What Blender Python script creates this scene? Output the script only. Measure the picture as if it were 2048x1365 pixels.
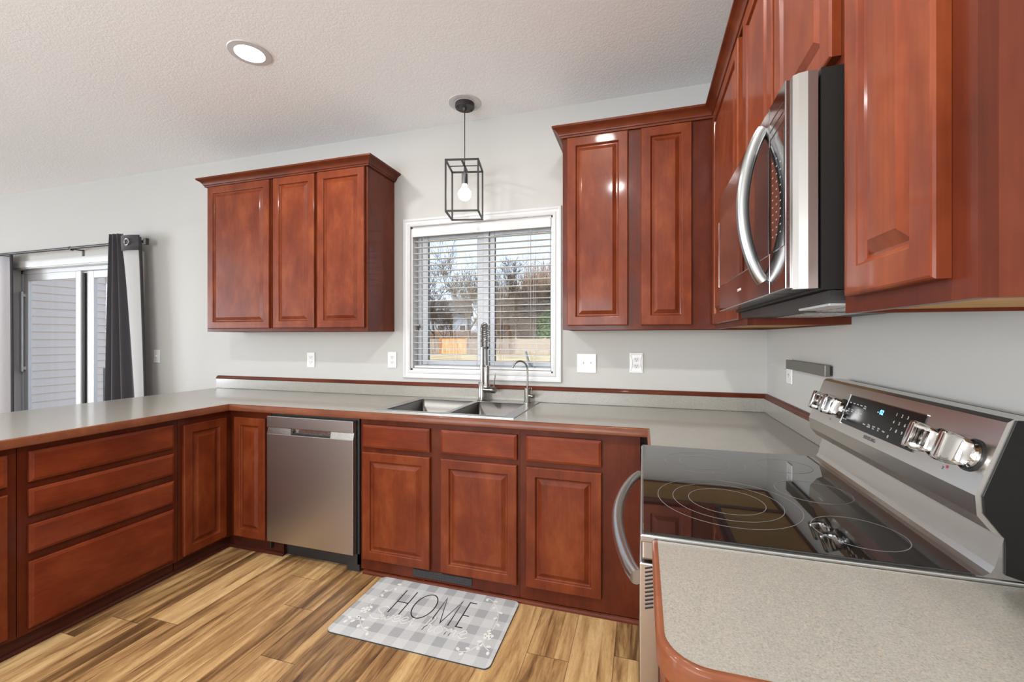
import bpy, bmesh, math, random
from mathutils import Vector, Matrix
PI = math.pi
random.seed(7)
for o in list(bpy.data.objects): bpy.data.objects.remove(o)
S = bpy.context.scene
COL = S.collection

# ------------------------------------------------------------------ camera
cd = bpy.data.cameras.new('camera'); cam = bpy.data.objects.new('camera', cd); COL.objects.link(cam)
cam.location = (-.6616, -2.6774, 1.3257); cam.rotation_euler = (PI/2, 0, .2958)
cd.sensor_width = 36; cd.lens = 854.84/2048*36; cd.shift_y = -(682.5-676.26)/2048
cd.clip_start = .02; cd.clip_end = 500
S.camera = cam
# ------------------------------------------------------------------ world, sun, exposure
S.view_settings.view_transform = 'Standard'; S.view_settings.look = 'None'
S.view_settings.gamma = 1; S.view_settings.exposure = 0.0; S.view_settings.use_curve_mapping = False
W = bpy.data.worlds.new('world'); S.world = W; W.use_nodes = True
wn = W.node_tree.nodes; wl = W.node_tree.links
bg = wn['Background']; sky = wn.new('ShaderNodeTexSky'); sky.sky_type = 'NISHITA'
sky.sun_disc = False; sky.sun_elevation = math.radians(42); sky.sun_rotation = math.radians(200)
sky.air_density = 1.2; sky.dust_density = 2.5; sky.ozone_density = 1.5
mxw = wn.new('ShaderNodeMix'); mxw.data_type = 'RGBA'; mxw.inputs[0].default_value = .45
wl.new(sky.outputs[0], mxw.inputs[6]); mxw.inputs[7].default_value = (3.6, 4.1, 5.6, 1)
wl.new(mxw.outputs[2], bg.inputs[0]); bg.inputs[1].default_value = .33
sd = bpy.data.lights.new('sun', 'SUN'); sd.energy = 3.0; sd.angle = .01; sd.color = (1, .95, .86)
so = bpy.data.objects.new('sun', sd); COL.objects.link(so)
so.rotation_euler = Vector((.35, .75, -.62)).to_track_quat('-Z', 'Y').to_euler()

def area(name, loc, direction, sx, sy, power, color=(1, 1, 1), shape='RECTANGLE', parent=None, spread=180):
    l = bpy.data.lights.new(name, 'AREA'); l.shape = shape; l.size = sx
    if shape == 'RECTANGLE': l.size_y = sy
    l.energy = power; l.color = color; l.spread = math.radians(spread)
    o = bpy.data.objects.new(name, l); COL.objects.link(o); o.location = loc
    o.rotation_euler = Vector(direction).to_track_quat('-Z', 'Y').to_euler()
    return o
# fill lamps added at the side and rear wall openings to brighten walls and ceiling
area('window_daylight', (-10.75, -4.1, 1.35), (1, .08, .20), 3.0, 2.2, 450, (.90, .97, 1.05))
area('window_daylight', (-2.6, -6.25, 1.5), (.8, 1, 1.2), 4.2, 2.0, 285, (.92, .97, 1.03))

# ------------------------------------------------------------------ helpers
def obj(name, bm, m=None, parent=None, smooth=False, loc=None, rz=None):
    me = bpy.data.meshes.new(name)
    bmesh.ops.recalc_face_normals(bm, faces=bm.faces)
    bm.to_mesh(me); bm.free()
    if smooth:
        for p in me.polygons: p.use_smooth = True
        if smooth != 'all':
            me.set_sharp_from_angle(angle=math.radians(35))
    if m is not None:
        for mm in (m if isinstance(m, (list, tuple)) else [m]): me.materials.append(mm)
    o = bpy.data.objects.new(name, me); COL.objects.link(o)
    if parent is not None: o.parent = parent
    if loc is not None: o.location = loc
    if rz is not None: o.rotation_euler = (0, 0, rz)
    return o
def tag(o, label=None, cat=None, group=None, kind=None):
    if label: o['label'] = label
    if cat: o['category'] = cat
    if group: o['group'] = group
    if kind: o['kind'] = kind
    return o
def thing(name, label, cat, loc=(0, 0, 0), rz=0, group=None, kind=None):
    o = bpy.data.objects.new(name, None); COL.objects.link(o); o.location = loc; o.rotation_euler = (0, 0, rz)
    o.empty_display_size = .05
    return tag(o, label, cat, group, kind)
def struct(name, bm, m, label=None, parent=None, smooth=False):
    o = obj(name, bm, m, parent, smooth)
    if parent is None: o['kind'] = 'structure'
    if label: o['label'] = label
    return o
def copy_tree(o, parent=None):
    c = o.copy(); COL.objects.link(c); c.parent = parent
    for ch in list(o.children): copy_tree(ch, c)
    return c
def bx(bm, x0, x1, y0, y1, z0, z1, bev=0, mi=0, seg=2):
    vs = [bm.verts.new((x, y, z)) for x in (x0, x1) for y in (y0, y1) for z in (z0, z1)]
    fs = [bm.faces.new([vs[i] for i in q]) for q in ((0, 1, 3, 2), (4, 6, 7, 5), (0, 4, 5, 1), (2, 3, 7, 6), (0, 2, 6, 4), (1, 5, 7, 3))]
    for f in fs: f.material_index = mi
    if bev:
        es = list({e for f in fs for e in f.edges})
        bmesh.ops.bevel(bm, geom=es, offset=bev, segments=seg, profile=.5, affect='EDGES')
    return bm
def box(*a, **k): return bx(bmesh.new(), *a, **k)
def tube(bm, pts, r, n=8, closed=False, caps=True, mi=0):
    pts = [Vector(p) for p in pts]; N = len(pts)
    rs = r if isinstance(r, (list, tuple)) else [r]*N
    rings = []; up = None
    for i, p in enumerate(pts):
        if closed: t = (pts[(i+1) % N]-pts[i-1])
        else: t = pts[min(i+1, N-1)]-pts[max(i-1, 0)]
        t.normalize()
        if up is None:
            up = Vector((0, 0, 1)) if abs(t.z) < .9 else Vector((1, 0, 0))
        a = (up - t*up.dot(t))
        if a.length < 1e-6: a = t.orthogonal()
        a.normalize(); b = t.cross(a); up = a
        rings.append([bm.verts.new(p+(a*math.cos(2*PI*k/n)+b*math.sin(2*PI*k/n))*rs[i]) for k in range(n)])
    for i in range(N if closed else N-1):
        A, B = rings[i], rings[(i+1) % N]
        for k in range(n):
            f = bm.faces.new((A[k], A[(k+1) % n], B[(k+1) % n], B[k])); f.material_index = mi
    if not closed and caps:
        bm.faces.new(rings[0][::-1]).material_index = mi; bm.faces.new(rings[-1]).material_index = mi
    return bm
def lathe(bm, prof, c=(0, 0, 0), n=32, M=None, capb=True, mi=0):
    """prof = [(r, h)...] about +Z at c, optionally transformed by M"""
    rings = []; c = Vector(c)
    for r, h in prof:
        ring = []
        for k in range(n):
            v = Vector((r*math.cos(2*PI*k/n), r*math.sin(2*PI*k/n), h))
            if M is not None: v = M @ v
            ring.append(bm.verts.new(v+c))
        rings.append(ring)
    for A, B in zip(rings, rings[1:]):
        for k in range(n): bm.faces.new((A[k], A[(k+1) % n], B[(k+1) % n], B[k])).material_index = mi
    if capb:
        bm.faces.new(rings[0][::-1]).material_index = mi; bm.faces.new(rings[-1]).material_index = mi
    return bm
def sweep(bm, path, prof, closed=False, mi=0, plane='xy', side=1):
    """path of 2D points, profile (out, up). plane 'xy': path (x, y), up = z. plane 'xz': path (x, z), up = -y."""
    P = [Vector(p) for p in path]; N = len(P); rings = []
    for i in range(N):
        if closed: a = (P[i]-P[i-1]).normalized(); b = (P[(i+1) % N]-P[i]).normalized()
        else:
            a = (P[i]-P[i-1]).normalized() if i > 0 else (P[1]-P[0]).normalized()
            b = (P[i+1]-P[i]).normalized() if i < N-1 else a
        na = Vector((a.y, -a.x))*side; nb = Vector((b.y, -b.x))*side
        m = (na+nb); m.normalize(); k = 1/max(.3, m.dot(na))
        ring = []
        for o_, u_ in prof:
            q = P[i]+m*(o_*k)
            ring.append(bm.verts.new((q.x, q.y, u_) if plane == 'xy' else (q.x, -u_, q.y)))
        rings.append(ring)
    n = len(prof)
    for i in range(N if closed else N-1):
        A, B = rings[i], rings[(i+1) % N]
        for k in range(n): bm.faces.new((A[k], A[(k+1) % n], B[(k+1) % n], B[k])).material_index = mi
    if not closed:
        bm.faces.new(rings[0][::-1]).material_index = mi; bm.faces.new(rings[-1]).material_index = mi
    return bm
def prism(bm, poly, a0, a1, axis='y', mi=0):
    """extrude a 2D polygon; axis y: poly is (x, z); axis z: poly is (x, y); axis x: poly is (y, z)"""
    def P(p, a):
        return {'y': (p[0], a, p[1]), 'z': (p[0], p[1], a), 'x': (a, p[0], p[1])}[axis]
    A = [bm.verts.new(P(p, a0)) for p in poly]; B = [bm.verts.new(P(p, a1)) for p in poly]
    n = len(poly)
    for k in range(n): bm.faces.new((A[k], A[(k+1) % n], B[(k+1) % n], B[k])).material_index = mi
    bm.faces.new(A[::-1]).material_index = mi; bm.faces.new(B).material_index = mi
    return bm
def slab(bm, xs, ys, inside, z0, z1, mi=0):
    V = {}
    def v(i, j, z):
        if (i, j, z) not in V: V[i, j, z] = bm.verts.new((xs[i], ys[j], z))
        return V[i, j, z]
    C = {(i, j): inside((xs[i]+xs[i+1])/2, (ys[j]+ys[j+1])/2) for i in range(len(xs)-1) for j in range(len(ys)-1)}
    for (i, j), ok in C.items():
        if not ok: continue
        for z in (z0, z1): bm.faces.new((v(i, j, z), v(i+1, j, z), v(i+1, j+1, z), v(i, j+1, z))).material_index = mi
        for di, dj, a, b in ((-1, 0, (i, j), (i, j+1)), (1, 0, (i+1, j), (i+1, j+1)), (0, -1, (i, j), (i+1, j)), (0, 1, (i, j+1), (i+1, j+1))):
            if not C.get((i+di, j+dj), False):
                bm.faces.new((v(*a, z0), v(*b, z0), v(*b, z1), v(*a, z1))).material_index = mi
    return bm
def wall_slab(bm, us, zs, holes, t0, t1, axis):
    """wall with rectangular holes. axis 'y': u = x, thickness in y; axis 'x': u = y, thickness in x."""
    def ins(u, z): return not any(h[0] < u < h[1] and h[2] < z < h[3] for h in holes)
    us = sorted(set(us+[h[k] for h in holes for k in (0, 1)])); zs = sorted(set(zs+[h[k] for h in holes for k in (2, 3)]))
    tmp = bmesh.new(); slab(tmp, us, zs, ins, t0, t1)
    for w in tmp.verts:
        u, z, t = w.co; w.co = (u, t, z) if axis == 'y' else (t, u, z)
    me = bpy.data.meshes.new('t'); tmp.to_mesh(me); tmp.free(); bm.from_mesh(me); bpy.data.meshes.remove(me)
    return bm
def ribbon(bm, pts, w, z, h=.0006, closed=False):
    """flat stroke of width w along 2D pts, lying at height z with thickness h"""
    P = [Vector(p) for p in pts]
    sweep(bm, P, [(-w/2, z), (w/2, z), (w/2, z+h), (-w/2, z+h)], closed=closed)
    return bm

# ------------------------------------------------------------------ materials
MATS = {}
def mat(name, color=(.8, .8, .8), rough=.5, metal=0, coat=0, coat_rough=.1, emit=None, strength=0, spec=.5, aniso=0):
    m = bpy.data.materials.new(name); m.use_nodes = True; b = m.node_tree.nodes['Principled BSDF']
    b.inputs['Base Color'].default_value = (*color, 1); b.inputs['Roughness'].default_value = rough
    b.inputs['Metallic'].default_value = metal; b.inputs['Coat Weight'].default_value = coat
    b.inputs['Coat Roughness'].default_value = coat_rough; b.inputs['Specular IOR Level'].default_value = spec
    if emit: b.inputs['Emission Color'].default_value = (*emit, 1); b.inputs['Emission Strength'].default_value = strength
    if aniso: b.inputs['Anisotropic'].default_value = aniso
    return m
class NT:
    def __init__(s, m): s.t = m.node_tree; s.n = s.t.nodes; s.l = s.t.links; s.b = s.n['Principled BSDF']
    def new(s, ty, **k):
        x = s.n.new(ty)
        for a, v in k.items(): setattr(x, a, v)
        return x
    def link(s, a, b): s.l.new(a, b)
    def coord(s, scale=(1, 1, 1), kind='Object', rnd=False, rot=(0, 0, 0)):
        tc = s.new('ShaderNodeTexCoord'); mp = s.new('ShaderNodeMapping'); mp.inputs['Scale'].default_value = scale
        mp.inputs['Rotation'].default_value = rot
        s.link(tc.outputs[kind], mp.inputs['Vector'])
        if rnd:
            oi = s.new('ShaderNodeObjectInfo'); mu = s.new('ShaderNodeMath', operation='MULTIPLY'); mu.inputs[1].default_value = 37
            s.link(oi.outputs['Random'], mu.inputs[0]); s.link(mu.outputs[0], mp.inputs['Location'])
        return mp.outputs[0]
    def noise(s, vec, scale=5, detail=4, rough=.5, dist=0):
        x = s.new('ShaderNodeTexNoise'); x.inputs['Scale'].default_value = scale; x.inputs['Detail'].default_value = detail
        x.inputs['Roughness'].default_value = rough; x.inputs['Distortion'].default_value = dist
        if vec is not None: s.link(vec, x.inputs['Vector'])
        return x.outputs['Fac']
    def ramp(s, fac, stops, interp='LINEAR'):
        x = s.new('ShaderNodeValToRGB'); x.color_ramp.interpolation = interp; e = x.color_ramp.elements
        while len(e) < len(stops): e.new(.5)
        for k, (p, c) in enumerate(stops): e[k].position = p; e[k].color = (*c, 1) if len(c) == 3 else c
        s.link(fac, x.inputs[0]); return x.outputs[0]
    def mix(s, f, a, b, blend='MIX'):
        x = s.new('ShaderNodeMix', data_type='RGBA', blend_type=blend)
        for sock, v in ((x.inputs[0], f), (x.inputs[6], a), (x.inputs[7], b)):
            if hasattr(v, 'links'): s.link(v, sock)
            elif isinstance(v, (int, float)): sock.default_value = v
            else: sock.default_value = (*v, 1)
        return x.outputs[2]
    def math(s, op, a, b=0):
        x = s.new('ShaderNodeMath', operation=op)
        for sock, v in ((x.inputs[0], a), (x.inputs[1], b)):
            if hasattr(v, 'links'): s.link(v, sock)
            else: sock.default_value = v
        return x.outputs[0]
    def bump(s, h, strength=.2, dist=.01):
        x = s.new('ShaderNodeBump'); x.inputs['Strength'].default_value = strength; x.inputs['Distance'].default_value = dist
        s.link(h, x.inputs['Height']); s.link(x.outputs[0], s.b.inputs['Normal'])
    def base(s, c): s.link(c, s.b.inputs['Base Color'])

def wood(name, dark, mid, light, rough=.38, coat=.18, axis='z', coat_rough=.09):
    m = mat(name, mid, rough, coat=coat, coat_rough=coat_rough, spec=.15); t = NT(m)
    sc = {'z': (1, 1, .28), 'x': (.28, 1, 1), 'y': (1, .28, 1)}[axis]
    big = t.noise(t.coord(tuple(1 if q == 1 else .5 for q in sc), rnd=True), 8, 4, .65, .2)
    fine = t.noise(t.coord(tuple(1 if q == 1 else .035 for q in sc), rnd=True), 160, 3, .6)
    c = t.ramp(big, [(.28, dark), (.5, mid), (.74, light)])
    c = t.mix(.35, c, t.ramp(fine, [(.3, tuple(q*.72 for q in mid)), (.7, tuple(min(1, q*1.25) for q in mid))]), 'MIX')
    t.base(c); t.bump(fine, .03, .002)
    return m
DOORW = wood('cherry_door', (.070, .010, .0035), (.148, .028, .008), (.25, .062, .017))
DOORX = wood('cherry_drawer', (.078, .011, .004), (.150, .026, .008), (.245, .055, .016), axis='x')
SIDEW = wood('cherry_side', (.075, .012, .005), (.120, .024, .009), (.18, .042, .015))
FRAMEW = wood('cherry_frame', (.050, .008, .003), (.088, .015, .005), (.145, .029, .008), rough=.36)
CROWNW = wood('cherry_crown', (.055, .010, .004), (.100, .019, .006), (.165, .037, .010), axis='x')
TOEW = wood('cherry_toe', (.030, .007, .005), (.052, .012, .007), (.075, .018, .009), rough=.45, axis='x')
EDGEW = wood('cherry_edge', (.10, .026, .010), (.155, .046, .019), (.22, .075, .033), rough=.4, axis='x', coat=.2)
TAN = wood('raw_maple', (.45, .26, .10), (.56, .34, .14), (.62, .40, .19), rough=.6, coat=0, axis='y')

def m_wall():
    m = mat('wall_paint', (.475, .467, .440), .62, spec=.3); t = NT(m)
    t.bump(t.noise(t.coord(), 160, 3), .08, .003); return m
WALL = m_wall()
def m_ceiling():
    m = mat('ceiling_texture', (.86, .87, .875), .8, spec=.2); t = NT(m)
    v = t.coord((1, 1, 1)); a = t.noise(v, 62, 5, .65, .7); b = t.noise(v, 150, 3, .5)
    h = t.mix(.35, t.ramp(a, [(.44, (0, 0, 0)), (.56, (1, 1, 1))]), b)
    t.bump(h, .30, .0035); return m
CEIL = m_ceiling()
WHITE = mat('white_trim', (.56, .56, .555), .35, coat=.1)
VINYL = mat('white_vinyl', (.64, .66, .68), .35)
SLATM = mat('white_slat', (.62, .615, .60), .4)
PLATE = mat('white_plate', (.74, .735, .72), .25, coat=.3)
CREAM = mat('receptacle_face', (.68, .675, .66), .3)
DARK = mat('slot_dark', (.012, .011, .011), .5)
def m_floor():
    m = mat('plank_floor', (.4, .25, .12), .38, coat=.15, coat_rough=.3); t = NT(m)
    tc = t.new('ShaderNodeTexCoord'); sp = t.new('ShaderNodeSeparateXYZ'); t.link(tc.outputs['Object'], sp.inputs[0])
    w = .1765; x = t.math('DIVIDE', t.math('ADD', sp.outputs[0], 2.893+20*w), w); pid = t.math('FLOOR', x); fx = t.math('FRACT', x)
    wn_ = t.new('ShaderNodeTexWhiteNoise', noise_dimensions='1D'); t.link(pid, wn_.inputs['W'])
    y = t.math('ADD', t.math('DIVIDE', sp.outputs[1], 1.22), t.math('MULTIPLY', wn_.outputs['Value'], 7.3)); yid = t.math('FLOOR', y); fy = t.math('FRACT', y)
    # each board is printed as up to three narrow strips of different tone
    x3 = t.math('FLOOR', t.math('MULTIPLY', x, 3))
    def wh(a, b, c_):
        cb = t.new('ShaderNodeCombineXYZ'); t.link(a, cb.inputs[0]); t.link(b, cb.inputs[1]); cb.inputs[2].default_value = c_
        q = t.new('ShaderNodeTexWhiteNoise', noise_dimensions='3D'); t.link(cb.outputs[0], q.inputs['Vector']); return q.outputs['Value']
    r1 = wh(pid, yid, 1.7); r2 = wh(x3, yid, 4.1); split = t.math('GREATER_THAN', wh(pid, yid, 8.8), .35)
    rr = t.math('ADD', t.math('MULTIPLY', r1, .55), t.math('MULTIPLY', t.math('MULTIPLY', r2, split), .45))
    rr = t.math('ADD', rr, t.math('MULTIPLY', t.math('SUBTRACT', 1, split), .2))
    cb = t.new('ShaderNodeCombineXYZ'); t.link(t.math('ADD', sp.outputs[0], t.math('MULTIPLY', rr, 5)), cb.inputs[0])
    t.link(t.math('MULTIPLY', t.math('ADD', sp.outputs[1], t.math('MULTIPLY', r1, 9)), .11), cb.inputs[1])
    g1 = t.noise(cb.outputs[0], 13, 5, .6, 1.1); g2 = t.noise(cb.outputs[0], 70, 4, .6, .5)
    f = t.math('ADD', t.math('MULTIPLY', rr, .42), t.math('ADD', t.math('MULTIPLY', g1, 1.05), t.math('MULTIPLY', g2, .30)))
    c = t.ramp(t.math('SUBTRACT', f, .40), [(.22, (.058, .028, .011)), (.37, (.170, .088, .034)), (.50, (.34, .195, .078)), (.62, (.48, .300, .128)), (.82, (.63, .44, .21))])
    fine = t.noise(cb.outputs[0], 260, 3, .7)
    c = t.mix(t.math('MULTIPLY', t.ramp(fine, [(.35, (1, 1, 1)), (.5, (0, 0, 0))]), .22), c, (.10, .05, .022))
    sx = t.math('LESS_THAN', fx, .012); sy = t.math('LESS_THAN', fy, .0022)
    seam = t.math('MAXIMUM', sx, sy)
    c = t.mix(t.math('MULTIPLY', seam, .75), c, (.035, .02, .01))
    t.base(c); t.bump(t.math('SUBTRACT', t.math('MULTIPLY', g2, .3), seam), .12, .002); return m
FLOOR = m_floor()
def m_laminate():
    m = mat('speckled_laminate', (.315, .295, .245), .32, coat=.45, coat_rough=.10); t = NT(m)
    v = t.coord(); a = t.noise(v, 380, 2, .6); b = t.noise(v, 170, 3, .6)
    c = t.ramp(a, [(.30, (.195, .184, .156)), (.46, (.270, .257, .222)), (.58, (.288, .275, .24)), (.74, (.355, .343, .305))])
    c = t.mix(t.math('MULTIPLY', t.ramp(b, [(.56, (0, 0, 0)), (.66, (1, 1, 1))]), .35), c, (.44, .33, .25))
    t.base(c); return m
LAM = m_laminate()
def m_steel(name, col, rough, sc=(1, 1, 60), bump=.02, var=.12):
    m = mat(name, col, rough, 1); t = NT(m); n = t.noise(t.coord(sc), 30, 3, .6)
    r = t.math('ADD', t.math('MULTIPLY', n, var), rough-var/2); t.link(r, t.b.inputs['Roughness']); t.bump(n, bump, .001); return m
STEEL = m_steel('brushed_steel', (.56, .545, .52), .27, (2, 2, 80))
STEELD = m_steel('dark_brushed_steel', (.50, .475, .45), .34, (3, 3, 120))
STEELH = mat('brushed_steel_side', (.60, .575, .545), .27, 1, aniso=.3)
STEELM = m_steel('mirror_brushed_steel', (.36, .335, .33), .10, (1, 2, 60), .006)
SINKM = m_steel('sink_steel', (.17, .167, .16), .33, (60, 2, 2))
SATIN = mat('satin_steel', (.50, .50, .485), .28, 1)
CHROME = mat('chrome', (.60, .585, .56), .10, 1)
NICKEL = mat('brushed_nickel', (.32, .30, .275), .24, 1)
BLKM = mat('black_metal', (.022, .021, .021), .45)
BLKP = mat('black_panel', (.012, .011, .010), .45, spec=.2)
GLASSB = mat('black_glass', (.006, .006, .006), .035, coat=1, coat_rough=.02)
MWGLASS = mat('smoked_glass', (.010, .009, .009), .03, coat=1, coat_rough=.02, spec=1.0)
RINGM = mat('burner_print', (.16, .155, .15), .35)
def m_glass(name, tint=(1, 1, 1), refl=.1):
    m = bpy.data.materials.new(name); m.use_nodes = True; n = m.node_tree.nodes; l = m.node_tree.links; n.clear()
    o = n.new('ShaderNodeOutputMaterial'); a = n.new('ShaderNodeBsdfTransparent'); a.inputs[0].default_value = (*tint, 1)
    g = n.new('ShaderNodeBsdfGlossy'); g.inputs['Roughness'].default_value = .02; x = n.new('ShaderNodeMixShader')
    f = n.new('ShaderNodeLayerWeight'); f.inputs[0].default_value = .5
    p = n.new('ShaderNodeMath'); p.operation = 'POWER'; p.inputs[1].default_value = 5; q = n.new('ShaderNodeMath'); q.operation = 'MULTIPLY_ADD'
    q.inputs[1].default_value = .5; q.inputs[2].default_value = .006
    l.new(f.outputs['Facing'], p.inputs[0]); l.new(p.outputs[0], q.inputs[0]); l.new(q.outputs[0], x.inputs[0]); l.new(a.outputs[0], x.inputs[1]); l.new(g.outputs[0], x.inputs[2]); l.new(x.outputs[0], o.inputs[0]); return m
PANE = m_glass('window_glass', (.985, .99, .99))
LAMPM = mat('lit_lens', (1, 1, 1), .4, emit=(1, .985, .95), strength=9)
BULBM = mat('lit_bulb', (1, 1, 1), .4, emit=(1, .96, .90), strength=9)
BLUE = mat('blue_digits', (.02, .1, .4), .4, emit=(.10, .42, 1), strength=6)
PRINT = mat('panel_print', (.55, .55, .54), .4)
PRINTL = mat('dim_print', (.25, .25, .25), .4)
PRINTG = mat('grey_print', (.12, .115, .11), .4)
REDP = mat('red_print', (.35, .03, .03), .4)
FABD = mat('charcoal_fabric', (.022, .018, .023), .75); FABD.node_tree.nodes['Principled BSDF'].inputs['Sheen Weight'].default_value = .25
FABG = mat('grey_lining', (.44, .44, .43), .8)
FABW = mat('white_lining', (.70, .70, .74), .8)
FABW.node_tree.nodes['Principled BSDF'].inputs['Subsurface Weight'].default_value = .0

# ================================================================== SETTING
ZC = 2.79
# floor, ceiling
struct('floor', box(-11.0, .12, -6.3, .12, -.1, 0), FLOOR)
struct('ceiling', box(-11.0, .12, -6.3, .12, ZC, ZC+.12), CEIL)
WX0, WX1, WZ0, WZ1 = -2.222, -1.204, 1.10, 2.105          # kitchen window opening
DX0, DX1, DZ1 = -6.82, -4.95, 2.03                        # sliding door opening
bm = bmesh.new(); wall_slab(bm, [-11.0, .12], [-.1, ZC+.1], [(WX0, WX1, WZ0, WZ1), (DX0, DX1, 0, DZ1)], 0, .14, 'y'); struct('wall_back', bm, WALL)
struct('wall_right', box(0, .12, -6.3, 0, -.1, ZC+.1), WALL)
bm = bmesh.new(); wall_slab(bm, [-6.3, .12], [-.1, ZC+.1], [(-5.6, -2.6, .25, 2.45)], -10.62, -10.5, 'x'); struct('wall_left', bm, WALL)
bm = bmesh.new(); wall_slab(bm, [-11.0, .12], [-.1, ZC+.1], [(-4.7, -.5, .5, 2.5)], -6.12, -6.0, 'y'); struct('wall_front', bm, WALL)
# baseboard on the back wall between the sliding door and the peninsula
struct('baseboard_back', sweep(bmesh.new(), [(-4.86, 0), (-4.03, 0)], [(0, 0), (.014, 0), (.014, .07), (.008, .085), (0, .085)]), WHITE)

# ---- kitchen window
win = thing('window_1', None, None); win['kind'] = 'structure'
P = [(0, 0), (0, .014), (.006, .018), (.018, .016), (.022, .012), (.034, .014), (.040, .019), (.052, .019), (.056, .015), (.056, 0)]
obj('casing', sweep(bmesh.new(), [(WX0, WZ0), (WX1, WZ0), (WX1, WZ1), (WX0, WZ1)], P, closed=True, plane='xz', side=1), WHITE, win, True)
bm = bmesh.new()
for a in ((WX0-.001, WX0+.012, .0, .13, WZ0, WZ1), (WX1-.012, WX1+.001, .0, .13, WZ0, WZ1), (WX0, WX1, .0, .13, WZ0-.001, WZ0+.012), (WX0, WX1, .0, .13, WZ1-.012, WZ1+.001)): bx(bm, *a)
obj('jamb', bm, WHITE, win)
bm = bmesh.new()
for a in ((WX0+.012, WX0+.040), (-1.708, -1.668), (WX1-.026, WX1-.012)): bx(bm, *a, .075, .135, WZ0+.012, WZ1-.012, .003)
bx(bm, WX0+.012, WX1-.012, .077, .135, WZ0+.012, WZ0+.034, .003); bx(bm, WX0+.012, WX1-.012, .077, .135, WZ1-.034, WZ1-.012, .003)
obj('frame', bm, VINYL, win)
for (a, b, c_, d_) in ((-2.182, -1.712, -2.138, -1.757), (-1.664, -1.222, -1.630, -1.240)):
    bm = bmesh.new(); z0, z1, g0, g1 = WZ0+.034, WZ1-.034, 1.163, 2.030
    for q in ((a, c_, .09, .125, z0, z1), (d_, b, .09, .125, z0, z1), (c_, d_, .09, .125, z0, g0), (c_, d_, .09, .125, g1, z1)): bx(bm, *q, .004)
    s_ = obj('sash', bm, VINYL, win)
    bm = bmesh.new()
    for q in ((c_-.002, c_+.004, g0, g1), (d_-.004, d_+.002, g0, g1), (c_, d_, g0-.002, g0+.004), (c_, d_, g1-.004, g1+.002)): bx(bm, q[0], q[1], .100, .1085, q[2], q[3])
    tag(obj('gasket', bm, mat('gasket_black', (.03, .03, .032), .5) if 'gk' not in MATS else MATS['gk'], s_), 'thin black gasket around the glass')
    obj('pane', box(c_, d_, .106, .109, g0, g1), PANE, s_)
bm = bmesh.new(); bx(bm, -2.218, -2.200, .058, .078, 1.375, 1.41, .003); tube(bm, [(-2.20, .062, 1.395), (-2.185, .055, 1.40), (-2.185, .055, 1.425)], .005)
tag(obj('sash_lock', bm, mat('lever_grey', (.10, .09, .08), .4), win, True), 'dark lever on the left jamb')
bm = bmesh.new(); bx(bm, -1.43, -1.34, .055, .09, 1.118, 1.135, .006); tube(bm, [(-1.372, .065, 1.13), (-1.384, .058, 1.18), (-1.40, .055, 1.236)], [.010, .007, .008])
tag(obj('crank_handle', bm, mat('crank_grey', (.30, .34, .37), .4), win, True), 'grey casement crank')

# ---- blind
bl = thing('window_blind', 'white horizontal slat blind, opened flat, in the window over the sink', 'blind', (0, 0, 0))
obj('valance', box(WX0+.012, WX1-.014, -.006, .010, 2.034, 2.092, .003), SLATM, bl)
obj('head_rail', box(WX0+.014, WX1-.016, .012, .066, 2.052, 2.092, .002), SLATM, bl)
sl0 = None
for k in range(21):
    z = 1.165+k*.0420
    if sl0 is None:
        sl0 = obj('slat', box(WX0+.016, WX1-.018, .014, .064, -.0014, .0014, .0008, seg=1), SLATM, bl); o = sl0
    else: o = sl0.copy(); COL.objects.link(o); o.parent = bl
    o.location = (0, 0, z)
    o.rotation_euler = (math.radians(1.5), 0, 0)
obj('bottom_rail', box(WX0+.016, WX1-.018, .014, .064, 1.114, 1.130, .004), SLATM, bl)
for x in (-2.135, -1.90, -1.56, -1.335):
    bm = bmesh.new()
    for y in (.013, .065): tube(bm, [(x, y, 1.115), (x, y, 2.06)], .0009, 4)
    obj('ladder_cord', bm, SLATM, bl)
bm = bmesh.new(); tube(bm, [(-1.352, .006, 1.36), (-1.352, .006, 2.05)], .0022, 6); tube(bm, [(-1.368, .004, 1.48), (-1.368, .004, 2.05)], .0012, 5)
obj('tilt_wand', bm, mat('cord_grey', (.30, .28, .26), .6), bl)

# ---- sliding patio door
sd_ = thing('door_1', None, None); sd_['kind'] = 'structure'
obj('casing', sweep(bmesh.new(), [(DX0, 0), (DX0, DZ1), (DX1, DZ1), (DX1, 0)], [(0, 0), (0, .012), (.01, .016), (.04, .016), (.055, .018), (.062, .016), (.062, 0)], plane='xz', side=-1), WHITE, sd_, True)
bm = bmesh.new(); bx(bm, DX0-.001, DX0+.012, 0, .13, 0, DZ1); bx(bm, DX1-.012, DX1+.001, 0, .13, 0, DZ1); bx(bm, DX0, DX1, 0, .13, DZ1-.012, DZ1+.001)
obj('jamb', bm, WHITE, sd_)
bm = bmesh.new(); bx(bm, DX0+.012, DX0+.045, .07, .14, 0, DZ1-.012, .003); bx(bm, DX1-.045, DX1-.012, .07, .14, 0, DZ1-.012, .003)
bx(bm, DX0, DX1, .07, .14, DZ1-.05, DZ1-.012, .003); bx(bm, DX0, DX1, .06, .14, 0, .04, .003)
obj('frame', bm, VINYL, sd_)
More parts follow.
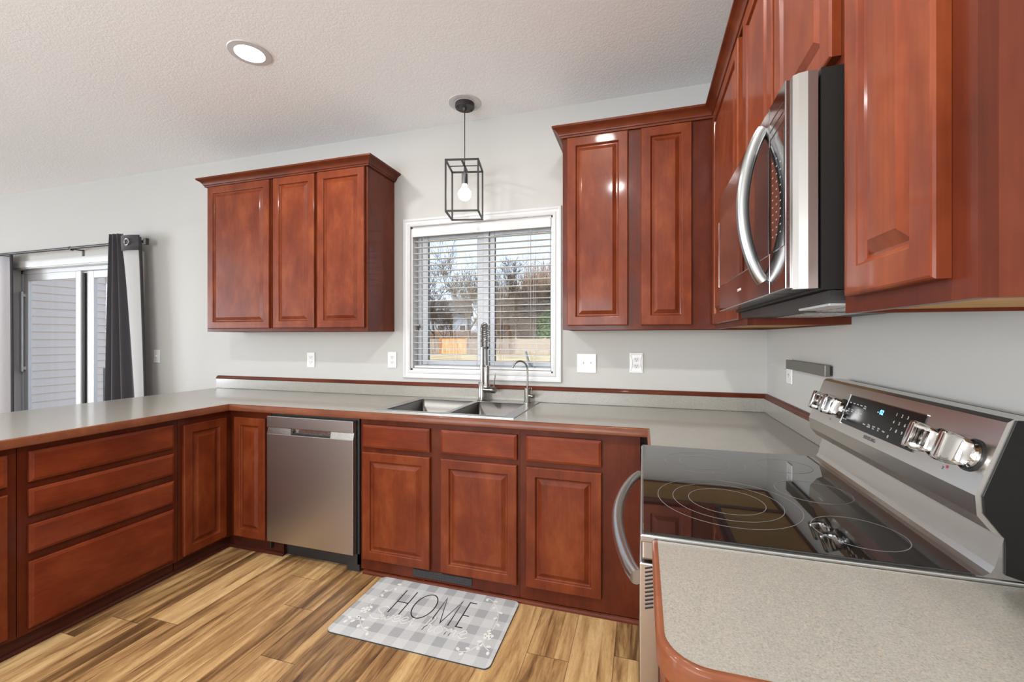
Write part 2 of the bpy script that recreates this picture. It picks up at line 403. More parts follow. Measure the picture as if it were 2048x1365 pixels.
for (a, b, y0) in ((-6.772, -5.885, .075), (-5.858, -4.995, .108)):
    bm = bmesh.new(); w = .072 if y0 < .1 else .105; z0, z1 = .04, DZ1-.05
    for q in ((a, a+w, z0, z1), (b-w, b, z0, z1), (a+w, b-w, z0, z0+.09), (a+w, b-w, z1-.07, z1)): bx(bm, q[0], q[1], y0, y0+.03, q[2], q[3], .004)
    s_ = obj('sash', bm, VINYL, sd_)
    obj('pane', box(a+w, b-w, y0+.013, y0+.017, z0+.09, z1-.07), PANE, s_)
    if y0 < .1:
        bm = bmesh.new(); bx(bm, -6.760, -6.722, .035, .052, .98, 1.80, .005); bx(bm, -6.748, -6.732, .052, .076, 1.0, 1.03); bx(bm, -6.748, -6.732, .052, .076, 1.75, 1.78)
        obj('pull_handle', bm, WHITE, s_)
bm = bmesh.new(); bx(bm, -5.884, -5.860, .090, .112, .05, 1.96)
obj('weather_strip', bm, DARK, sd_)

# ---- unseen windows added to go with the fill lamps (behind the camera)
def added_window(n, x0, x1, z0, z1, at, axis):
    w_ = thing('window_%d' % n, None, None); w_['kind'] = 'structure'
    bm = bmesh.new()
    def B(u0, u1, a0, a1, q0, q1):
        if axis == 'y': bx(bm, u0, u1, a0, a1, q0, q1)
        else: bx(bm, a0, a1, u0, u1, q0, q1)
    a0, a1 = at
    for k in range(4):
        u = x0+(x1-x0-.06)*k/3; B(u, u+.06, a0, a1, z0, z1)
    B(x0, x1, a0, a1, z0, z0+.06); B(x0, x1, a0, a1, z1-.06, z1)
    obj('frame', bm, WHITE, w_)
    return w_
added_window(2, -5.6, -2.6, .25, 2.45, (-10.6, -10.52), 'x')
added_window(3, -4.7, -.5, .5, 2.5, (-6.1, -6.02), 'y')

# ---- shoe mouldings and toe boards
bm = bmesh.new(); sweep(bm, [(-.668, -.612), (-2.165, -.612)], [(0, 0), (.014, 0), (.013, .008), (.008, .015), (0, .018)], side=-1); struct('trim_1', bm, CROWNW)
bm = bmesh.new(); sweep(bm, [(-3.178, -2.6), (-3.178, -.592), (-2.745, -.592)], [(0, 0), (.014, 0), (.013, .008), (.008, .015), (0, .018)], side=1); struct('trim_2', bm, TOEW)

# ================================================================== CABINETS
def door_mesh(bm, x0, x1, z0, z1, yf, t=.019, stile=.056, raised=True):
    """raised-panel door, front face at y = -yf (cabinet-local: front looks to -Y)"""
    def ring(i, d):
        return [bm.verts.new((x, -yf+d, z)) for x, z in ((x0+i, z0+i), (x1-i, z0+i), (x1-i, z1-i), (x0+i, z1-i))]
    if raised:
        st = min(stile, (x1-x0)*.24)
        pr = [(0, t), (0, .004), (.002, .0012), (.005, 0), (st-.010, 0), (st-.007, .0015), (st-.004, .0085), (st, .0115), (st+.005, .0115), (st+.022, .0025), (st+.025, .0008)]
    else: pr = [(0, t), (0, .007), (.002, .0045), (.010, .0015), (.013, 0)]
    rings = [ring(*p) for p in pr]
    bm.faces.new(rings[0][::-1])
    for A, B in zip(rings, rings[1:]):
        for k in range(4): bm.faces.new((A[k], A[(k+1) % 4], B[(k+1) % 4], B[k]))
    bm.faces.new(rings[-1]); return bm
def cabinet(name, label, loc, rz, W, D, z0, z1, doors=(), drawers=(), group=None, open_below=False, top=True, frame_from=None):
    """local frame: x 0..W along the face, back at y = 0, face frame front at y = -D"""
    t = thing(name, label, 'cabinet', (loc[0], loc[1], z0), rz, group)
    H = z1-z0; bm = bmesh.new()
    bx(bm, 0, .014, -D+.018, 0, 0, H); bx(bm, W-.014, W, -D+.018, 0, 0, H); bx(bm, .014, W-.014, -.012, 0, 0, H-.014)
    if top: bx(bm, .014, W-.014, -D+.018, 0, H-.014, H)
    obj('body', bm, SIDEW, t)
    o = obj('bottom_panel', box(.014, W-.014, -D+.018, -.012, .006, .018), TAN if open_below else FRAMEW, t)
    if open_below: o['label'] = 'unfinished tan underside'
    f0 = frame_from if frame_from is not None else 0
    bm = bmesh.new(); s = .038
    openings = [(d[0]+.012, d[1]-.012, d[2]-z0+.012, d[3]-z0-.012) for d in list(doors)+list(drawers)]
    us = sorted({f0, W, *[v for q in openings for v in q[:2]]}); zs = sorted({0, H, *[v for q in openings for v in q[2:]]})
    wall_slab(bm, us, zs, openings, -D, -D+.018, 'y'); obj('face_frame', bm, FRAMEW, t)
    for d in doors: obj('door', door_mesh(bmesh.new(), d[0], d[1], d[2]-z0, d[3]-z0, D+.0195), DOORW, t)
    for d in drawers: obj('drawer', door_mesh(bmesh.new(), d[0], d[1], d[2]-z0, d[3]-z0, D+.0195, raised=False), DOORX, t)
    return t
DU = .308
# uppers, back wall, left of the window
cabinet('upper_cabinet', 'single-door cherry wall cabinet, leftmost of the uppers, at the far left end of its crown', (-3.74, 0), 0, .605, DU, 1.370, 2.445, [(.025, .592, 1.393, 2.432)], open_below=True)
cabinet('upper_cabinet', 'two-door cherry wall cabinet just left of the window over the sink', (-3.133, 0), 0, .777, DU, 1.370, 2.445, [(.022, .368, 1.393, 2.432), (.394, .760, 1.393, 2.432)], open_below=True)
# right of the window
cabinet('upper_cabinet', 'two-door cherry wall cabinet right of the window, reaching into the corner', (-1.087, 0), 0, 1.085, DU, 1.370, 2.445, [(.027, .353, 1.393, 2.432), (.419, .668, 1.393, 2.432)], open_below=True)
# right wall (front looks to -X): local x runs towards -Y
cabinet('upper_cabinet', 'cherry wall cabinet on the range wall between the corner and the microwave', (0, -.309), -PI/2, .690, DU, 1.370, 2.445, [(.036, .622, 1.393, 2.432)], open_below=True)
cabinet('upper_cabinet', 'short two-door cherry cabinet above the microwave', (0, -1.0), -PI/2, .756, DU, 1.829, 2.445, [(.016, .366, 1.850, 2.432), (.388, .742, 1.850, 2.432)])
cabinet('upper_cabinet', 'narrow single-door cherry wall cabinet nearest the camera, right of the microwave', (0, -1.757), -PI/2, .3205, DU, 1.370, 2.445, [(.042, .280, 1.397, 2.432)], open_below=True)
CP = [(-.0, 2.437), (.012, 2.437), (.014, 2.446), (.019, 2.449), (.021, 2.456), (.030, 2.470), (.043, 2.478), (.048, 2.481), (.052, 2.484), (.052, 2.494), (-.0, 2.494)]
YO = DU+.0005
bm = sweep(bmesh.new(), [(-3.7405, -.001), (-3.7405, -YO), (-2.3555, -YO), (-2.3555, -.001)], CP, side=1)
tag(obj('crown_molding', bm, CROWNW, None, True), 'cherry crown molding along the top of the uppers left of the window', 'molding')
bm = sweep(bmesh.new(), [(-1.0875, -.001), (-1.0875, -YO), (-YO, -YO), (-YO, -2.078), (-.001, -2.078)], CP, side=1)
tag(obj('crown_molding', bm, CROWNW, None, True), 'cherry crown molding wrapping the corner uppers on the right and the range wall', 'molding')

# bases
DB = .61; ZB = .875
dw_ = lambda a: a
cabinet('base_cabinet', 'cherry sink base under the double sink, two false drawer fronts over two doors', (-2.184, 0), 0, .934, DB, .020, ZB, top=False, doors=
        [(.019, .437, .085, .686), (.502, .922, .085, .686)], drawers=[(.019, .437, .712, .840), (.502, .922, .712, .840)])
cabinet('base_cabinet', 'cherry base cabinet between the sink base and the range, one drawer over one door', (-1.249, 0), 0, .578, DB, .020, ZB,
        [(.034, .404, .088, .686)], [(.034, .404, .712, .840)])
# corner cabinet (bi-fold doors meeting in the inner corner)
cc = thing('corner_cabinet', 'cherry corner base cabinet with two doors meeting at the inside corner, left of the dishwasher', 'cabinet', (-3.15, -.61, .075))
bm = bmesh.new(); slab(bm, [-.85, 0, .322], [-.325, 0, .605], lambda x, y: not (x > 0 and y < 0), 0, .80); obj('body', bm, FRAMEW, cc)
obj('door', door_mesh(bmesh.new(), .045, .290, .015, .757, .0195), DOORW, cc)
o = obj('door', door_mesh(bmesh.new(), -.301, -.041, .015, .757, .0195), DOORW, cc); o.rotation_euler = (0, 0, PI/2)
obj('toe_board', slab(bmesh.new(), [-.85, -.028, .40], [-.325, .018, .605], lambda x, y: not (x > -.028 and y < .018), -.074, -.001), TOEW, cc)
# peninsula (front looks to +X): local x runs towards +Y
cabinet('drawer_cabinet', 'cherry base cabinet with four stacked drawers in the peninsula', (-4.0, -1.577), PI/2, .640, .85, .075, ZB, [],
        [(.031, .615, .716, .846), (.031, .615, .572, .686), (.031, .615, .414, .534), (.031, .615, .098, .378)])
cabinet('base_cabinet', 'cherry peninsula base cabinet cut off by the left edge of the photo', (-4.0, -2.60), PI/2, 1.020, .85, .075, ZB,
        [(.035, .495, .096, .684), (.530, .990, .096, .684)], [(.035, .495, .716, .846), (.530, .990, .716, .846)])
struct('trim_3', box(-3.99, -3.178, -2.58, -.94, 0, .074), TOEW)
# right of the range
cabinet('base_cabinet', 'narrow cherry base cabinet under the small counter in the foreground', (0, -1.765), -PI/2, .320, DB, .020, ZB, [(.03, .29, .09, .69)], [(.03, .29, .712, .84)])

# ================================================================== COUNTERTOPS
ZT = .914
ct = thing('countertop', 'speckled beige laminate countertop with cherry edge running from the peninsula to the range', 'countertop', (0, 0, 0))
xs = [-4.02, -3.1235, -2.10, -1.30, -.630, -.002]; ys = [-2.6, -.992, -.642, -.585, -.055, -.002]
def ins(x, y):
    if -2.10 < x < -1.30 and -.585 < y < -.055: return False
    if x > -3.1235 and y < -.642 and not (x > -.63 and y > -.992): return False
    if x > -3.1235 and y < -.992: return False
    return True
obj('slab', slab(bmesh.new(), xs, ys, ins, ZB+.001, ZT), LAM, ct)
EP = [(0, ZT-.040), (.008, ZT-.040), (.0105, ZT-.037), (.0105, ZT-.005), (.008, ZT-.001), (.005, ZT+.0005), (0, ZT+.0005)]
bm = sweep(bmesh.new(), [(-.630, -.992), (-.630, -.642), (-3.1235, -.642), (-3.1235, -2.6)], EP, side=-1)
tag(obj('wood_edge', bm, EDGEW, ct, True), 'cherry wood edge strip')
bm = bmesh.new(); bx(bm, -4.02, -.001, -.020, -.001, ZT+.0005, .992, .002, seg=1); bx(bm, -.020, -.001, -.992, -.020, ZT+.0005, .992, .002, seg=1)
obj('backsplash', bm, LAM, ct)
TP = [(-.001, .9925), (.023, .9925), (.025, .996), (.023, 1.000), (.019, 1.002), (.018, 1.007), (.012, 1.013), (.004, 1.016), (-.001, 1.016)]
bm = sweep(bmesh.new(), [(-4.015, -.002), (-.002, -.002), (-.002, -.992)], TP, side=1)
tag(obj('wood_cap', bm, CROWNW, ct, True), 'cherry strip capping the backsplash')
ct2 = thing('countertop', 'small speckled beige laminate countertop with rounded cherry-edged corner in the foreground', 'countertop', (0, 0, 0))
r = .055; X, Y = -.632, -2.098
path = [(-.002, Y)]+[(X+r-r*math.sin(a), Y+r-r*math.cos(a)) for a in [k*PI/2/10 for k in range(11)]]+[(X, -1.7605)]
obj('slab', prism(bmesh.new(), path+[(-.002, -1.7605)], ZB+.001, ZT, 'z'), LAM, ct2)
tag(obj('wood_edge', sweep(bmesh.new(), path, EP, side=-1), EDGEW, ct2, True), 'cherry wood edge strip')
obj('backsplash', box(-.020, -.001, -2.098, -1.762, ZT+.0005, .992), LAM, ct2)

# ================================================================== DISHWASHER
dw = thing('dishwasher', 'stainless steel dishwasher with a pocket handle left of the sink base', 'dishwasher', (-2.515, -.3, 0))
X0, X1 = -.305, .305
obj('tub', box(-.318, .318, -.300, .28, .10, .868), BLKP, dw)
obj('kick_plate', box(-.30, .30, -.27, .2, .0, .10), BLKM, dw)
bm = bmesh.new(); bx(bm, -.318, -.309, -.315, -.300, .04, .868); bx(bm, .309, .322, -.315, -.300, .04, .868); bx(bm, -.318, .322, -.312, -.300, .858, .868); bx(bm, .24, .322, -.315, -.29, .0, .10)
obj('side_trim', bm, BLKM, dw)
obj('door', box(X0, X1, -.350, -.302, .105, .752, .0025), STEELD, dw)
bm = bmesh.new(); bx(bm, X0, X1, -.350, -.302, .790, .857, .0025)
obj('control_strip', bm, STEELD, dw)
bm = bmesh.new()
for a, b in ((X0, -.128), (.150, X1)): prism(bm, [(-.302, .752), (-.348, .752), (-.338, .7905), (-.302, .7905)], a, b, 'x')
bx(bm, -.128, .150, -.322, -.302, .752, .790)
prism(bm, [(-.128, .752), (-.128, .790), (-.10, .790)], -.348, -.322, 'y')
tag(obj('handle_pocket', bm, STEEL, dw), 'bright recessed handle band')
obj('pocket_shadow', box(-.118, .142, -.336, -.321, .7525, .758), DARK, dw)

# ================================================================== SINK AND FAUCETS
sk = thing('kitchen_sink', 'drop-in stainless steel double-bowl sink below the window', 'sink', (0, 0, 0))
SX0, SX1, SY0, SY1 = -2.116, -1.286, -.603, -.036
B1 = (-2.062, -1.694, -.556, -.120); B2 = (-1.664, -1.352, -.556, -.120)
def isin(q, x, y): return q[0] < x < q[1] and q[2] < y < q[3]
bm = bmesh.new(); slab(bm, [SX0, B1[0], B1[1], B2[0], B2[1], SX1], [SY0, B1[2], B1[3], SY1], lambda x, y: not (isin(B1, x, y) or isin(B2, x, y)), ZT+.0008, ZT+.0045)
obj('rim', bm, SATIN, sk)
for B_ in (B1, B2):
    bm = bmesh.new(); x0, x1, y0, y1 = B_; e = .0015; zb = ZT-.19
    bx(bm, x0, x1, y0, y1, zb, ZT+.003)
    top = [f for f in bm.faces if all(abs(v.co.z-(ZT+.003)) < 1e-6 for v in f.verts)]
    bmesh.ops.delete(bm, geom=top, context='FACES_ONLY')
    es = [e_ for e_ in bm.edges if not e_.is_boundary]
    bmesh.ops.bevel(bm, geom=es, offset=.016, segments=4, profile=.5, affect='EDGES')
    b_ = obj('bowl', bm, SINKM, sk, True)
    sm = b_.modifiers.new('wall', 'SOLIDIFY'); sm.thickness = .0012; sm.offset = 1
    cx, cy = (x0+x1)/2, (y0+y1)/2+.03
    obj('drain', lathe(bmesh.new(), [(.055, 0), (.055, .004), (.045, .005), (.040, -.002+.004), (.0, .002)][:4], (cx, cy, zb+.0015)), SATIN, b_, True)

def spring_faucet():
    bx0, by0 = -1.655, -.078
    t = thing('kitchen_faucet', 'tall brushed nickel spring pull-down faucet behind the sink', 'faucet', (bx0, by0, ZT+.0045))
    D = Vector((.083, -.11, 0)); D.normalize()
    bm = lathe(bmesh.new(), [(.034, 0), (.034, .004), (.030, .006), (.026, .007), (.026, .118), (.024, .121), (.016, .122)], n=28); obj('base', bm, NICKEL, t, True)
    bm = tube(bmesh.new(), [(0, 0, .12), (0, 0, .345)], .0135, 16); lathe(bm, [(.017, .208), (.017, .232)], n=20); obj('post', bm, NICKEL, t, True)
    # valve housing and lever
    bm = bmesh.new(); a = Vector((1, -.25, 0)).normalized()
    Mx = Matrix.Translation(Vector((0, 0, .074))) @ a.to_track_quat('Z', 'Y').to_matrix().to_4x4()
    lathe(bm, [(.020, 0), (.020, .070), (.021, .072), (.021, .098), (.018, .101)], n=24, M=Mx)
    e = a*.090+Vector((0, 0, .090)); tube(bm, [e, e+Vector((.004, 0, .05)), e+Vector((.010, 0, .095))], [.005, .0042, .0035], 10)
    obj('lever_handle', bm, NICKEL, t, True)
    # hose path: up from the post, arch, down to the spray head
    R = .045; top = .49
    pts = [Vector((0, 0, .34)), Vector((0, 0, .40)), Vector((0, 0, top-R))]
    for k in range(1, 13):
        a_ = PI*k/12; pts.append(D*(R*(1-math.cos(a_)))+Vector((0, 0, top-R+R*math.sin(a_))))
    end = D*.098
    pts += [D*.090+Vector((0, 0, .40)), D*.093+Vector((0, 0, .34)), end+Vector((0, 0, .235))]
    obj('hose', tube(bmesh.new(), pts, .0070, 10), mat('hose_grey', (.10, .095, .09), .4, .5), t, True)
    # spring around the hose: dense on the post side, open on the head side
    L = [0]
    for p, q in zip(pts, pts[1:]): L.append(L[-1]+(q-p).length)
    def at(s):
        for i in range(len(pts)-1):
            if s <= L[i+1] or i == len(pts)-2:
                f = (s-L[i])/max(1e-9, L[i+1]-L[i]); return pts[i].lerp(pts[i+1], min(f, 1)), (pts[i+1]-pts[i]).normalized()
    hel = []; s = 0.0; ang = 0; send = L[-1]-.145; side = Vector((D.y, -D.x, 0))
    while s < send:
        p, tg = at(s); nn = side.cross(tg).normalized()
        rr = .0150
        hel.append(p+side*(math.cos(ang)*rr)+nn*(math.sin(ang)*rr))
        pitch = .0105 if s < .16 else .0135
        ang += 2*PI/12; s += pitch/12
    obj('spring', tube(bmesh.new(), hel, .0020, 6), NICKEL, t, True)
    # docking arm and spray head
    bm = bmesh.new(); tube(bm, [Vector((0, 0, .222)), D*.05+Vector((0, 0, .212)), D*.088+Vector((0, 0, .205))], .0045, 10)
    lathe(bm, [(.0175, .195), (.0175, .222)], c=end, n=20); obj('support_arm', bm, NICKEL, t, True)
    bm = lathe(bmesh.new(), [(.011, .232), (.014, .225), (.016, .19), (.017, .12), (.022, .108), (.024, .095), (.021, .088)], c=end, n=24)
    obj('spray_head', bm, NICKEL, t, True)
    tb = D*.0165+end
    obj('spray_button', box(tb.x-.005, tb.x+.005, tb.y-.002, tb.y+.002, .135, .175, .001), DARK, t)
    lathe_b = lathe(bmesh.new(), [(.014, .338), (.014, .352), (.010, .353)], c=D*.0925, n=20); obj('hose_collar', lathe_b, BLKM, t, True)
    return t
spring_faucet()
t = thing('filter_faucet', 'small gooseneck brushed nickel water filter tap at the right rear of the sink', 'faucet', (-1.352, -.080, ZT+.0045))
obj('base', lathe(bmesh.new(), [(.024, 0), (.024, .003), (.019, .004), (.019, .090), (.017, .092), (.006, .093)], n=24), NICKEL, t, True)
D = Vector((-.075, -.075, 0)); L_ = D.length; D.normalize(); R = L_/2
pts = [Vector((0, 0, .09)), Vector((0, 0, .16)), Vector((0, 0, .262-R))]+[D*(R*(1-math.cos(a)))+Vector((0, 0, .262-R+R*math.sin(a))) for a in [PI*k/14 for k in range(1, 14)]]
obj('spout', tube(bmesh.new(), pts, .0058, 12), NICKEL, t, True)
bm = bmesh.new(); Mx = Matrix.Translation(Vector((0, 0, .045))) @ Vector((1, -.5, 0)).to_track_quat('Z', 'Y').to_matrix().to_4x4()
lathe(bm, [(.0105, 0), (.0105, .034), (.013, .035), (.013, .052), (.011, .053)], n=20, M=Mx); e = Vector((.034, -.017, .052)); tube(bm, [e, e+Vector((-.004, 0, .045))], [.0035, .0025], 8)
obj('lever_handle', bm, NICKEL, t, True)

# ================================================================== RANGE
RY0, RY1 = -1.7585, -.9955
rg = thing('electric_range', 'stainless steel electric range with a black glass cooktop and a raised back control panel', 'range', (-.35, (RY0+RY1)/2, 0))
ox, oy = -.35, (RY0+RY1)/2
hw = (RY1-RY0)/2
def RB(bm, x0, x1, y0, y1, z0, z1, **k): return bx(bm, x0-ox, x1-ox, y0-oy, y1-oy, z0, z1, **k)
obj('body', RB(bmesh.new(), -.625, -.03, RY0+.003, RY1-.003, .02, .895), STEELH, rg)
bm = RB(bmesh.new(), -.667, -.627, RY0+.002, RY1-.002, .155, .862, bev=.003); od = obj('oven_door', bm, STEELH, rg)
sv = None
for k in range(11):
    z = .772+k*.0082
    if sv is None: sv = obj('vent_slot', bx(bmesh.new(), -.0085, .0085, -.0012, .0008, -.0016, .0016), DARK, od); q = sv
    else: q = sv.copy(); COL.objects.link(q); q.parent = od
    q.location = (-.648-ox, RY0+.002-oy, z); q.rotation_euler = (0, math.radians(-18), 0)
obj('door_glass', RB(bmesh.new(), -.669, -.6665, RY0+.09, RY1-.09, .30, .70, bev=.001, seg=1), GLASSB, od)
obj('storage_drawer', RB(bmesh.new(), -.665, -.627, RY0+.002, RY1-.002, .03, .148, bev=.003), STEELH, rg)
obj('front_trim', RB(bmesh.new(), -.664, -.627, RY0+.001, RY1-.001, .868, .918, bev=.006, seg=3), SATIN, rg)
# bowed oven handle
bm = bmesh.new(); N = 24; pts = []
for k in range(N+1):
    f = k/N; y = RY1-.030+(RY0-RY1+.055)*f; pts.append((-.672-.058*math.sin(PI*f)**.75-ox, y-oy, .818))
tube(bm, pts, .0155, 14); obj('oven_handle', bm, SATIN, rg, True)
# cooktop: steel pan with black glass inset
obj('cooktop_frame', RB(bmesh.new(), -.6655, -.030, RY0, RY1, .905, .9205, bev=.003), SATIN, rg)
obj('cooktop_glass', RB(bmesh.new(), -.6605, -.1235, RY0+.006, RY1-.004, .9195, .925, bev=.0015), GLASSB, rg)
def ringm(cx, cy, r, w=.0007):
    bm = bmesh.new(); n = 72
    V = [[bm.verts.new(((cx+q*math.cos(2*PI*k/n))-ox, (cy+q*math.sin(2*PI*k/n))-oy, z)) for k in range(n)] for q, z in ((r-w, .9251), (r+w, .9251), (r+w, .9254), (r-w, .9254))]
    for a in range(4):
        for k in range(n): bm.faces.new((V[a][k], V[a][(k+1) % n], V[(a+1) % 4][(k+1) % n], V[(a+1) % 4][k]))
    return bm
for cx, cy, rs in ((-.465, -1.520, (.158, .122, .085)), (-.473, -1.185, (.118, .072)), (-.238, -1.150, (.075,)), (-.238, -1.385, (.085,)), (-.236, -1.628, (.080,))):
    for r_ in rs: obj('burner_ring', ringm(cx, cy, r_), RINGM, rg)
for (x, y) in ((-.46, -1.292), (-.238, -1.44)): obj('burner_tick', box(x-.001-ox, x+.001-ox, y-.012-oy, y+.012-oy, .9251, .9254), RINGM, rg)
# back guard
prof = [(-.030, .921), (-.121, .921), (-.120, .9225), (-.110, .9235), (-.101, .929), (-.095, .940), (-.084, .986), (-.083, .991), (-.100, .999), (-.119, 1.024), (-.1215, 1.058), (-.0785, 1.184), (-.070, 1.190), (-.030, 1.190)]
bm = prism(bmesh.new(), [(p[0]-ox, p[1]) for p in prof], RY0+.004-oy, RY1-.004-oy, 'y'); obj('back_guard', bm, STEELH, rg)
bm = prism(bmesh.new(), [(p[0]-ox, p[1]) for p in ((-.030, .915), (-.030, 1.188), (-.068, 1.188), (-.112, 1.058), (-.110, 1.028), (-.083, .990), (-.083, .93))], RY0+.0005-oy, RY0+.0035-oy, 'y'); obj('end_cap', bm, BLKP, rg)
bm = prism(bmesh.new(), [(p[0]-ox, p[1]) for p in ((-.002, .85), (-.002, 1.185), (-.029, 1.185), (-.029, .85))], RY0+.002-oy, RY1-.002-oy, 'y'); obj('back_cover', bm, BLKP, rg)
# control panel frame: origin on the slanted face, u = along -Y, v = up the slope, n = outward
nrm = Vector((-.125, 0, .043)).normalized(); vup = Vector((.043, 0, .125)).normalized(); udir = Vector((0, -1, 0))
PO = Vector((-.1000, -1.39, 1.121))
def PM(y, v, n=0): return Matrix.Translation(PO+Vector((0, y+1.39, 0))+vup*v+nrm*n-Vector((ox, oy, 0))) @ Matrix((udir, vup, nrm)).transposed().to_4x4()
def panel_box(y, v, w, h, t0, t1, m, name, parent, bev=0):
    bm = box(-w/2, w/2, -h/2, h/2, t0, t1, bev=bev); bm.transform(PM(y, v)); return obj(name, bm, m, parent)
dp = panel_box(-1.3915, .001, .344, .084, .0, .0018, mat('display_glass', (.008, .008, .008), .16, spec=.3), 'control_display', rg)
panel_box(-1.2185, .001, .003, .086, .0, .0030, CHROME, 'display_edge', rg)
panel_box(-1.3915, .0435, .344, .0018, .0, .0026, CHROME, 'display_edge', rg)
def text(body, size, M, m, name, parent, ext=.0003, align='CENTER', shear=0):
    cu = bpy.data.curves.new(name, 'FONT'); cu.body = body; cu.size = size; cu.align_x = align; cu.align_y = 'CENTER'; cu.extrude = ext; cu.shear = shear
    o = bpy.data.objects.new(name, cu); COL.objects.link(o)
    dg = bpy.context.evaluated_depsgraph_get(); me = bpy.data.meshes.new_from_object(o.evaluated_get(dg))
    bpy.data.objects.remove(o); me.transform(M); me.materials.clear(); me.materials.append(m)
    o = bpy.data.objects.new(name, me); COL.objects.link(o); o.parent = parent; return o
text('SAMSUNG', .0125, PM(-1.39, -.052, .0004), PRINTG, 'brand_lettering', rg)
for i, row in enumerate((('1', '2', '3'), ('4', '5', '6'), ('7', '8', '9'), ('0', ''))):
    for j, ch in enumerate(row):
        if ch: text(ch, .0105, PM(-1.462-j*.022-(.004*0), .026-i*.0185, .0020), PRINT, 'key_number', dp)
text('- 02', .017, PM(-1.395, .020, .0020), BLUE, 'clock_digits', dp)
for i, (y, v, s_) in enumerate(((-1.237, .022, 'Bake'), (-1.257, .022, 'Broil'), (-1.277, .022, 'Conv'), (-1.297, .022, 'Roast'), (-1.318, .020, 'Keep\nWarm'), (-1.240, .000, 'Self\nClean'), (-1.262, .001, 'Steam\nClean'), (-1.285, .001, 'Delay\nStart'), (-1.308, .001, 'Options'), (-1.238, -.027, 'Light  Lock'), (-1.345, -.022, 'Timer'), (-1.368, -.022, 'Timer\nOn/Off'), (-1.392, -.022, 'Cook\nTime'), (-1.415, -.022, 'Start\nSet'), (-1.438, -.022, 'Clear'))):
    text(s_, .0052, PM(y, v, .0020), PRINT, 'key_label', dp)
def knob(y):
    bm = bmesh.new(); n = 28; rings = []
    for h, a, b in ((0, .027, .027), (.006, .027, .027), (.009, .024, .024), (.013, .023, .022), (.018, .026, .013), (.024, .028, .0095), (.036, .0285, .0085), (.041, .0285, .0095), (.046, .0285, .0100), (.0495, .0275, .0090), (.051, .025, .006)):
        ring = []
        for k in range(n):
            th = 2*PI*k/n; c, s_ = math.cos(th), math.sin(th); e = 1 if h < .013 else .45
            ring.append(bm.verts.new((b*abs(c)**e*(1 if c > 0 else -1), a*abs(s_)**(e if h >= .013 else 1)*(1 if s_ > 0 else -1), h)))
        rings.append(ring)
    for A, B in zip(rings, rings[1:]):
        for k in range(n): bm.faces.new((A[k], A[(k+1) % n], B[(k+1) % n], B[k]))
    bm.faces.new(rings[0][::-1]); bm.faces.new(rings[-1]); bm.transform(PM(y, -.004, .002))
    k_ = obj('control_knob', bm, CHROME, rg, True)
    bm = lathe(bmesh.new(), [(.030, 0), (.030, .003)], n=32); bm.transform(PM(y, -.004, -.0005)); obj('knob_ring', bm, BLKM, k_, True)
for y in (-1.110, -1.193, -1.622, -1.712): knob(y)
for y, v in ((-1.15, -.045), (-1.66, -.045)):
    text('2', .009, PM(y, v, .0004), PRINTG, 'dial_mark', rg)
for y in (-1.640,):
    bm = lathe(bmesh.new(), [(.003, 0), (.003, .0006)], n=16); bm.transform(PM(y-.03, -.040, 0)); obj('indicator_dot', bm, REDP, rg)

# ================================================================== MICROWAVE
mw = thing('microwave', 'stainless steel over-the-range microwave with a bowed handle under the short cabinet', 'microwave', (-.2, -1.3785, 1.39))
mx, my, mz = -.2, -1.3785, 1.39
MY0, MY1 = -1.755, -1.002
def MB(bm, x0, x1, y0, y1, z0, z1, **k): return bx(bm, x0-mx, x1-mx, y0-my, y1-my, z0-mz, z1-mz, **k)
bm = MB(bmesh.new(), -.345, -.004, MY0, MY1, 1.415, 1.826); obj('body', bm, BLKP, mw)
bm = MB(bmesh.new(), -.330, -.010, MY0+.004, MY1-.004, 1.394, 1.414)
obj('base_plate', bm, BLKM, mw)
bm = MB(bmesh.new(), -.24, -.10, MY0+.06, MY0+.34, 1.3915, 1.3938); MB(bm, -.24, -.10, MY1-.34, MY1-.06, 1.3915, 1.3938); obj('grease_filter', bm, STEEL, mw)
bm = MB(bmesh.new(), -.315, -.265, MY0+.05, MY0+.22, 1.388, 1.3938, bev=.002); obj('cooktop_lamp_lens', bm, mat('lens_grey', (.55, .56, .55), .3), mw)
# front: rounded steel end cap near the camera, top vent strip, door, control panel
def front_prof(y0, y1, z0, z1, x_f, xb, mname, name, bow=0, parent=mw, n=1, m=None):
    bm = bmesh.new(); MB(bm, x_f, xb, y0, y1, z0, z1, bev=.0015, seg=1); return obj(name, bm, m, parent)
end = [(-.350, MY0-.0), (-.366, MY0-.0), (-.380, MY0+.0035), (-.388, MY0+.010), (-.388, MY0+.018), (-.350, MY0+.018)]
bm = prism(bmesh.new(), [(p[0]-mx, p[1]-my) for p in end], 1.418-mz, 1.824-mz, 'z'); obj('end_trim', bm, mat('satin_end_steel', (.37, .35, .325), .28, 1), mw)
DY = -1.630     # split between door and control panel
DT, DBt, G0, G1 = 1.823, 1.420, 1.505, 1.735
drp = obj('door', MB(bmesh.new(), -.3985, -.346, DY+.001, MY1, DBt, DT, bev=.002), STEELM, mw)
obj('door_window', MB(bmesh.new(), -.4000, -.3978, DY+.004, MY1-.003, G0, G1, bev=.0006, seg=1), MWGLASS, drp)
obj('window_edge', MB(bmesh.new(), -.4006, -.3976, MY1-.0035, MY1-.0005, G0, G1), CHROME, drp)
cp = obj('control_panel', MB(bmesh.new(), -.3985, -.346, MY0+.0185, DY-.001, DBt, DT, bev=.002), STEELM, mw)
obj('key_pad', MB(bmesh.new(), -.4000, -.3978, MY0+.022, DY-.003, G0, G1, bev=.0006, seg=1), MWGLASS, cp)
bm = bmesh.new()
for z in (G1-.0, ): pass
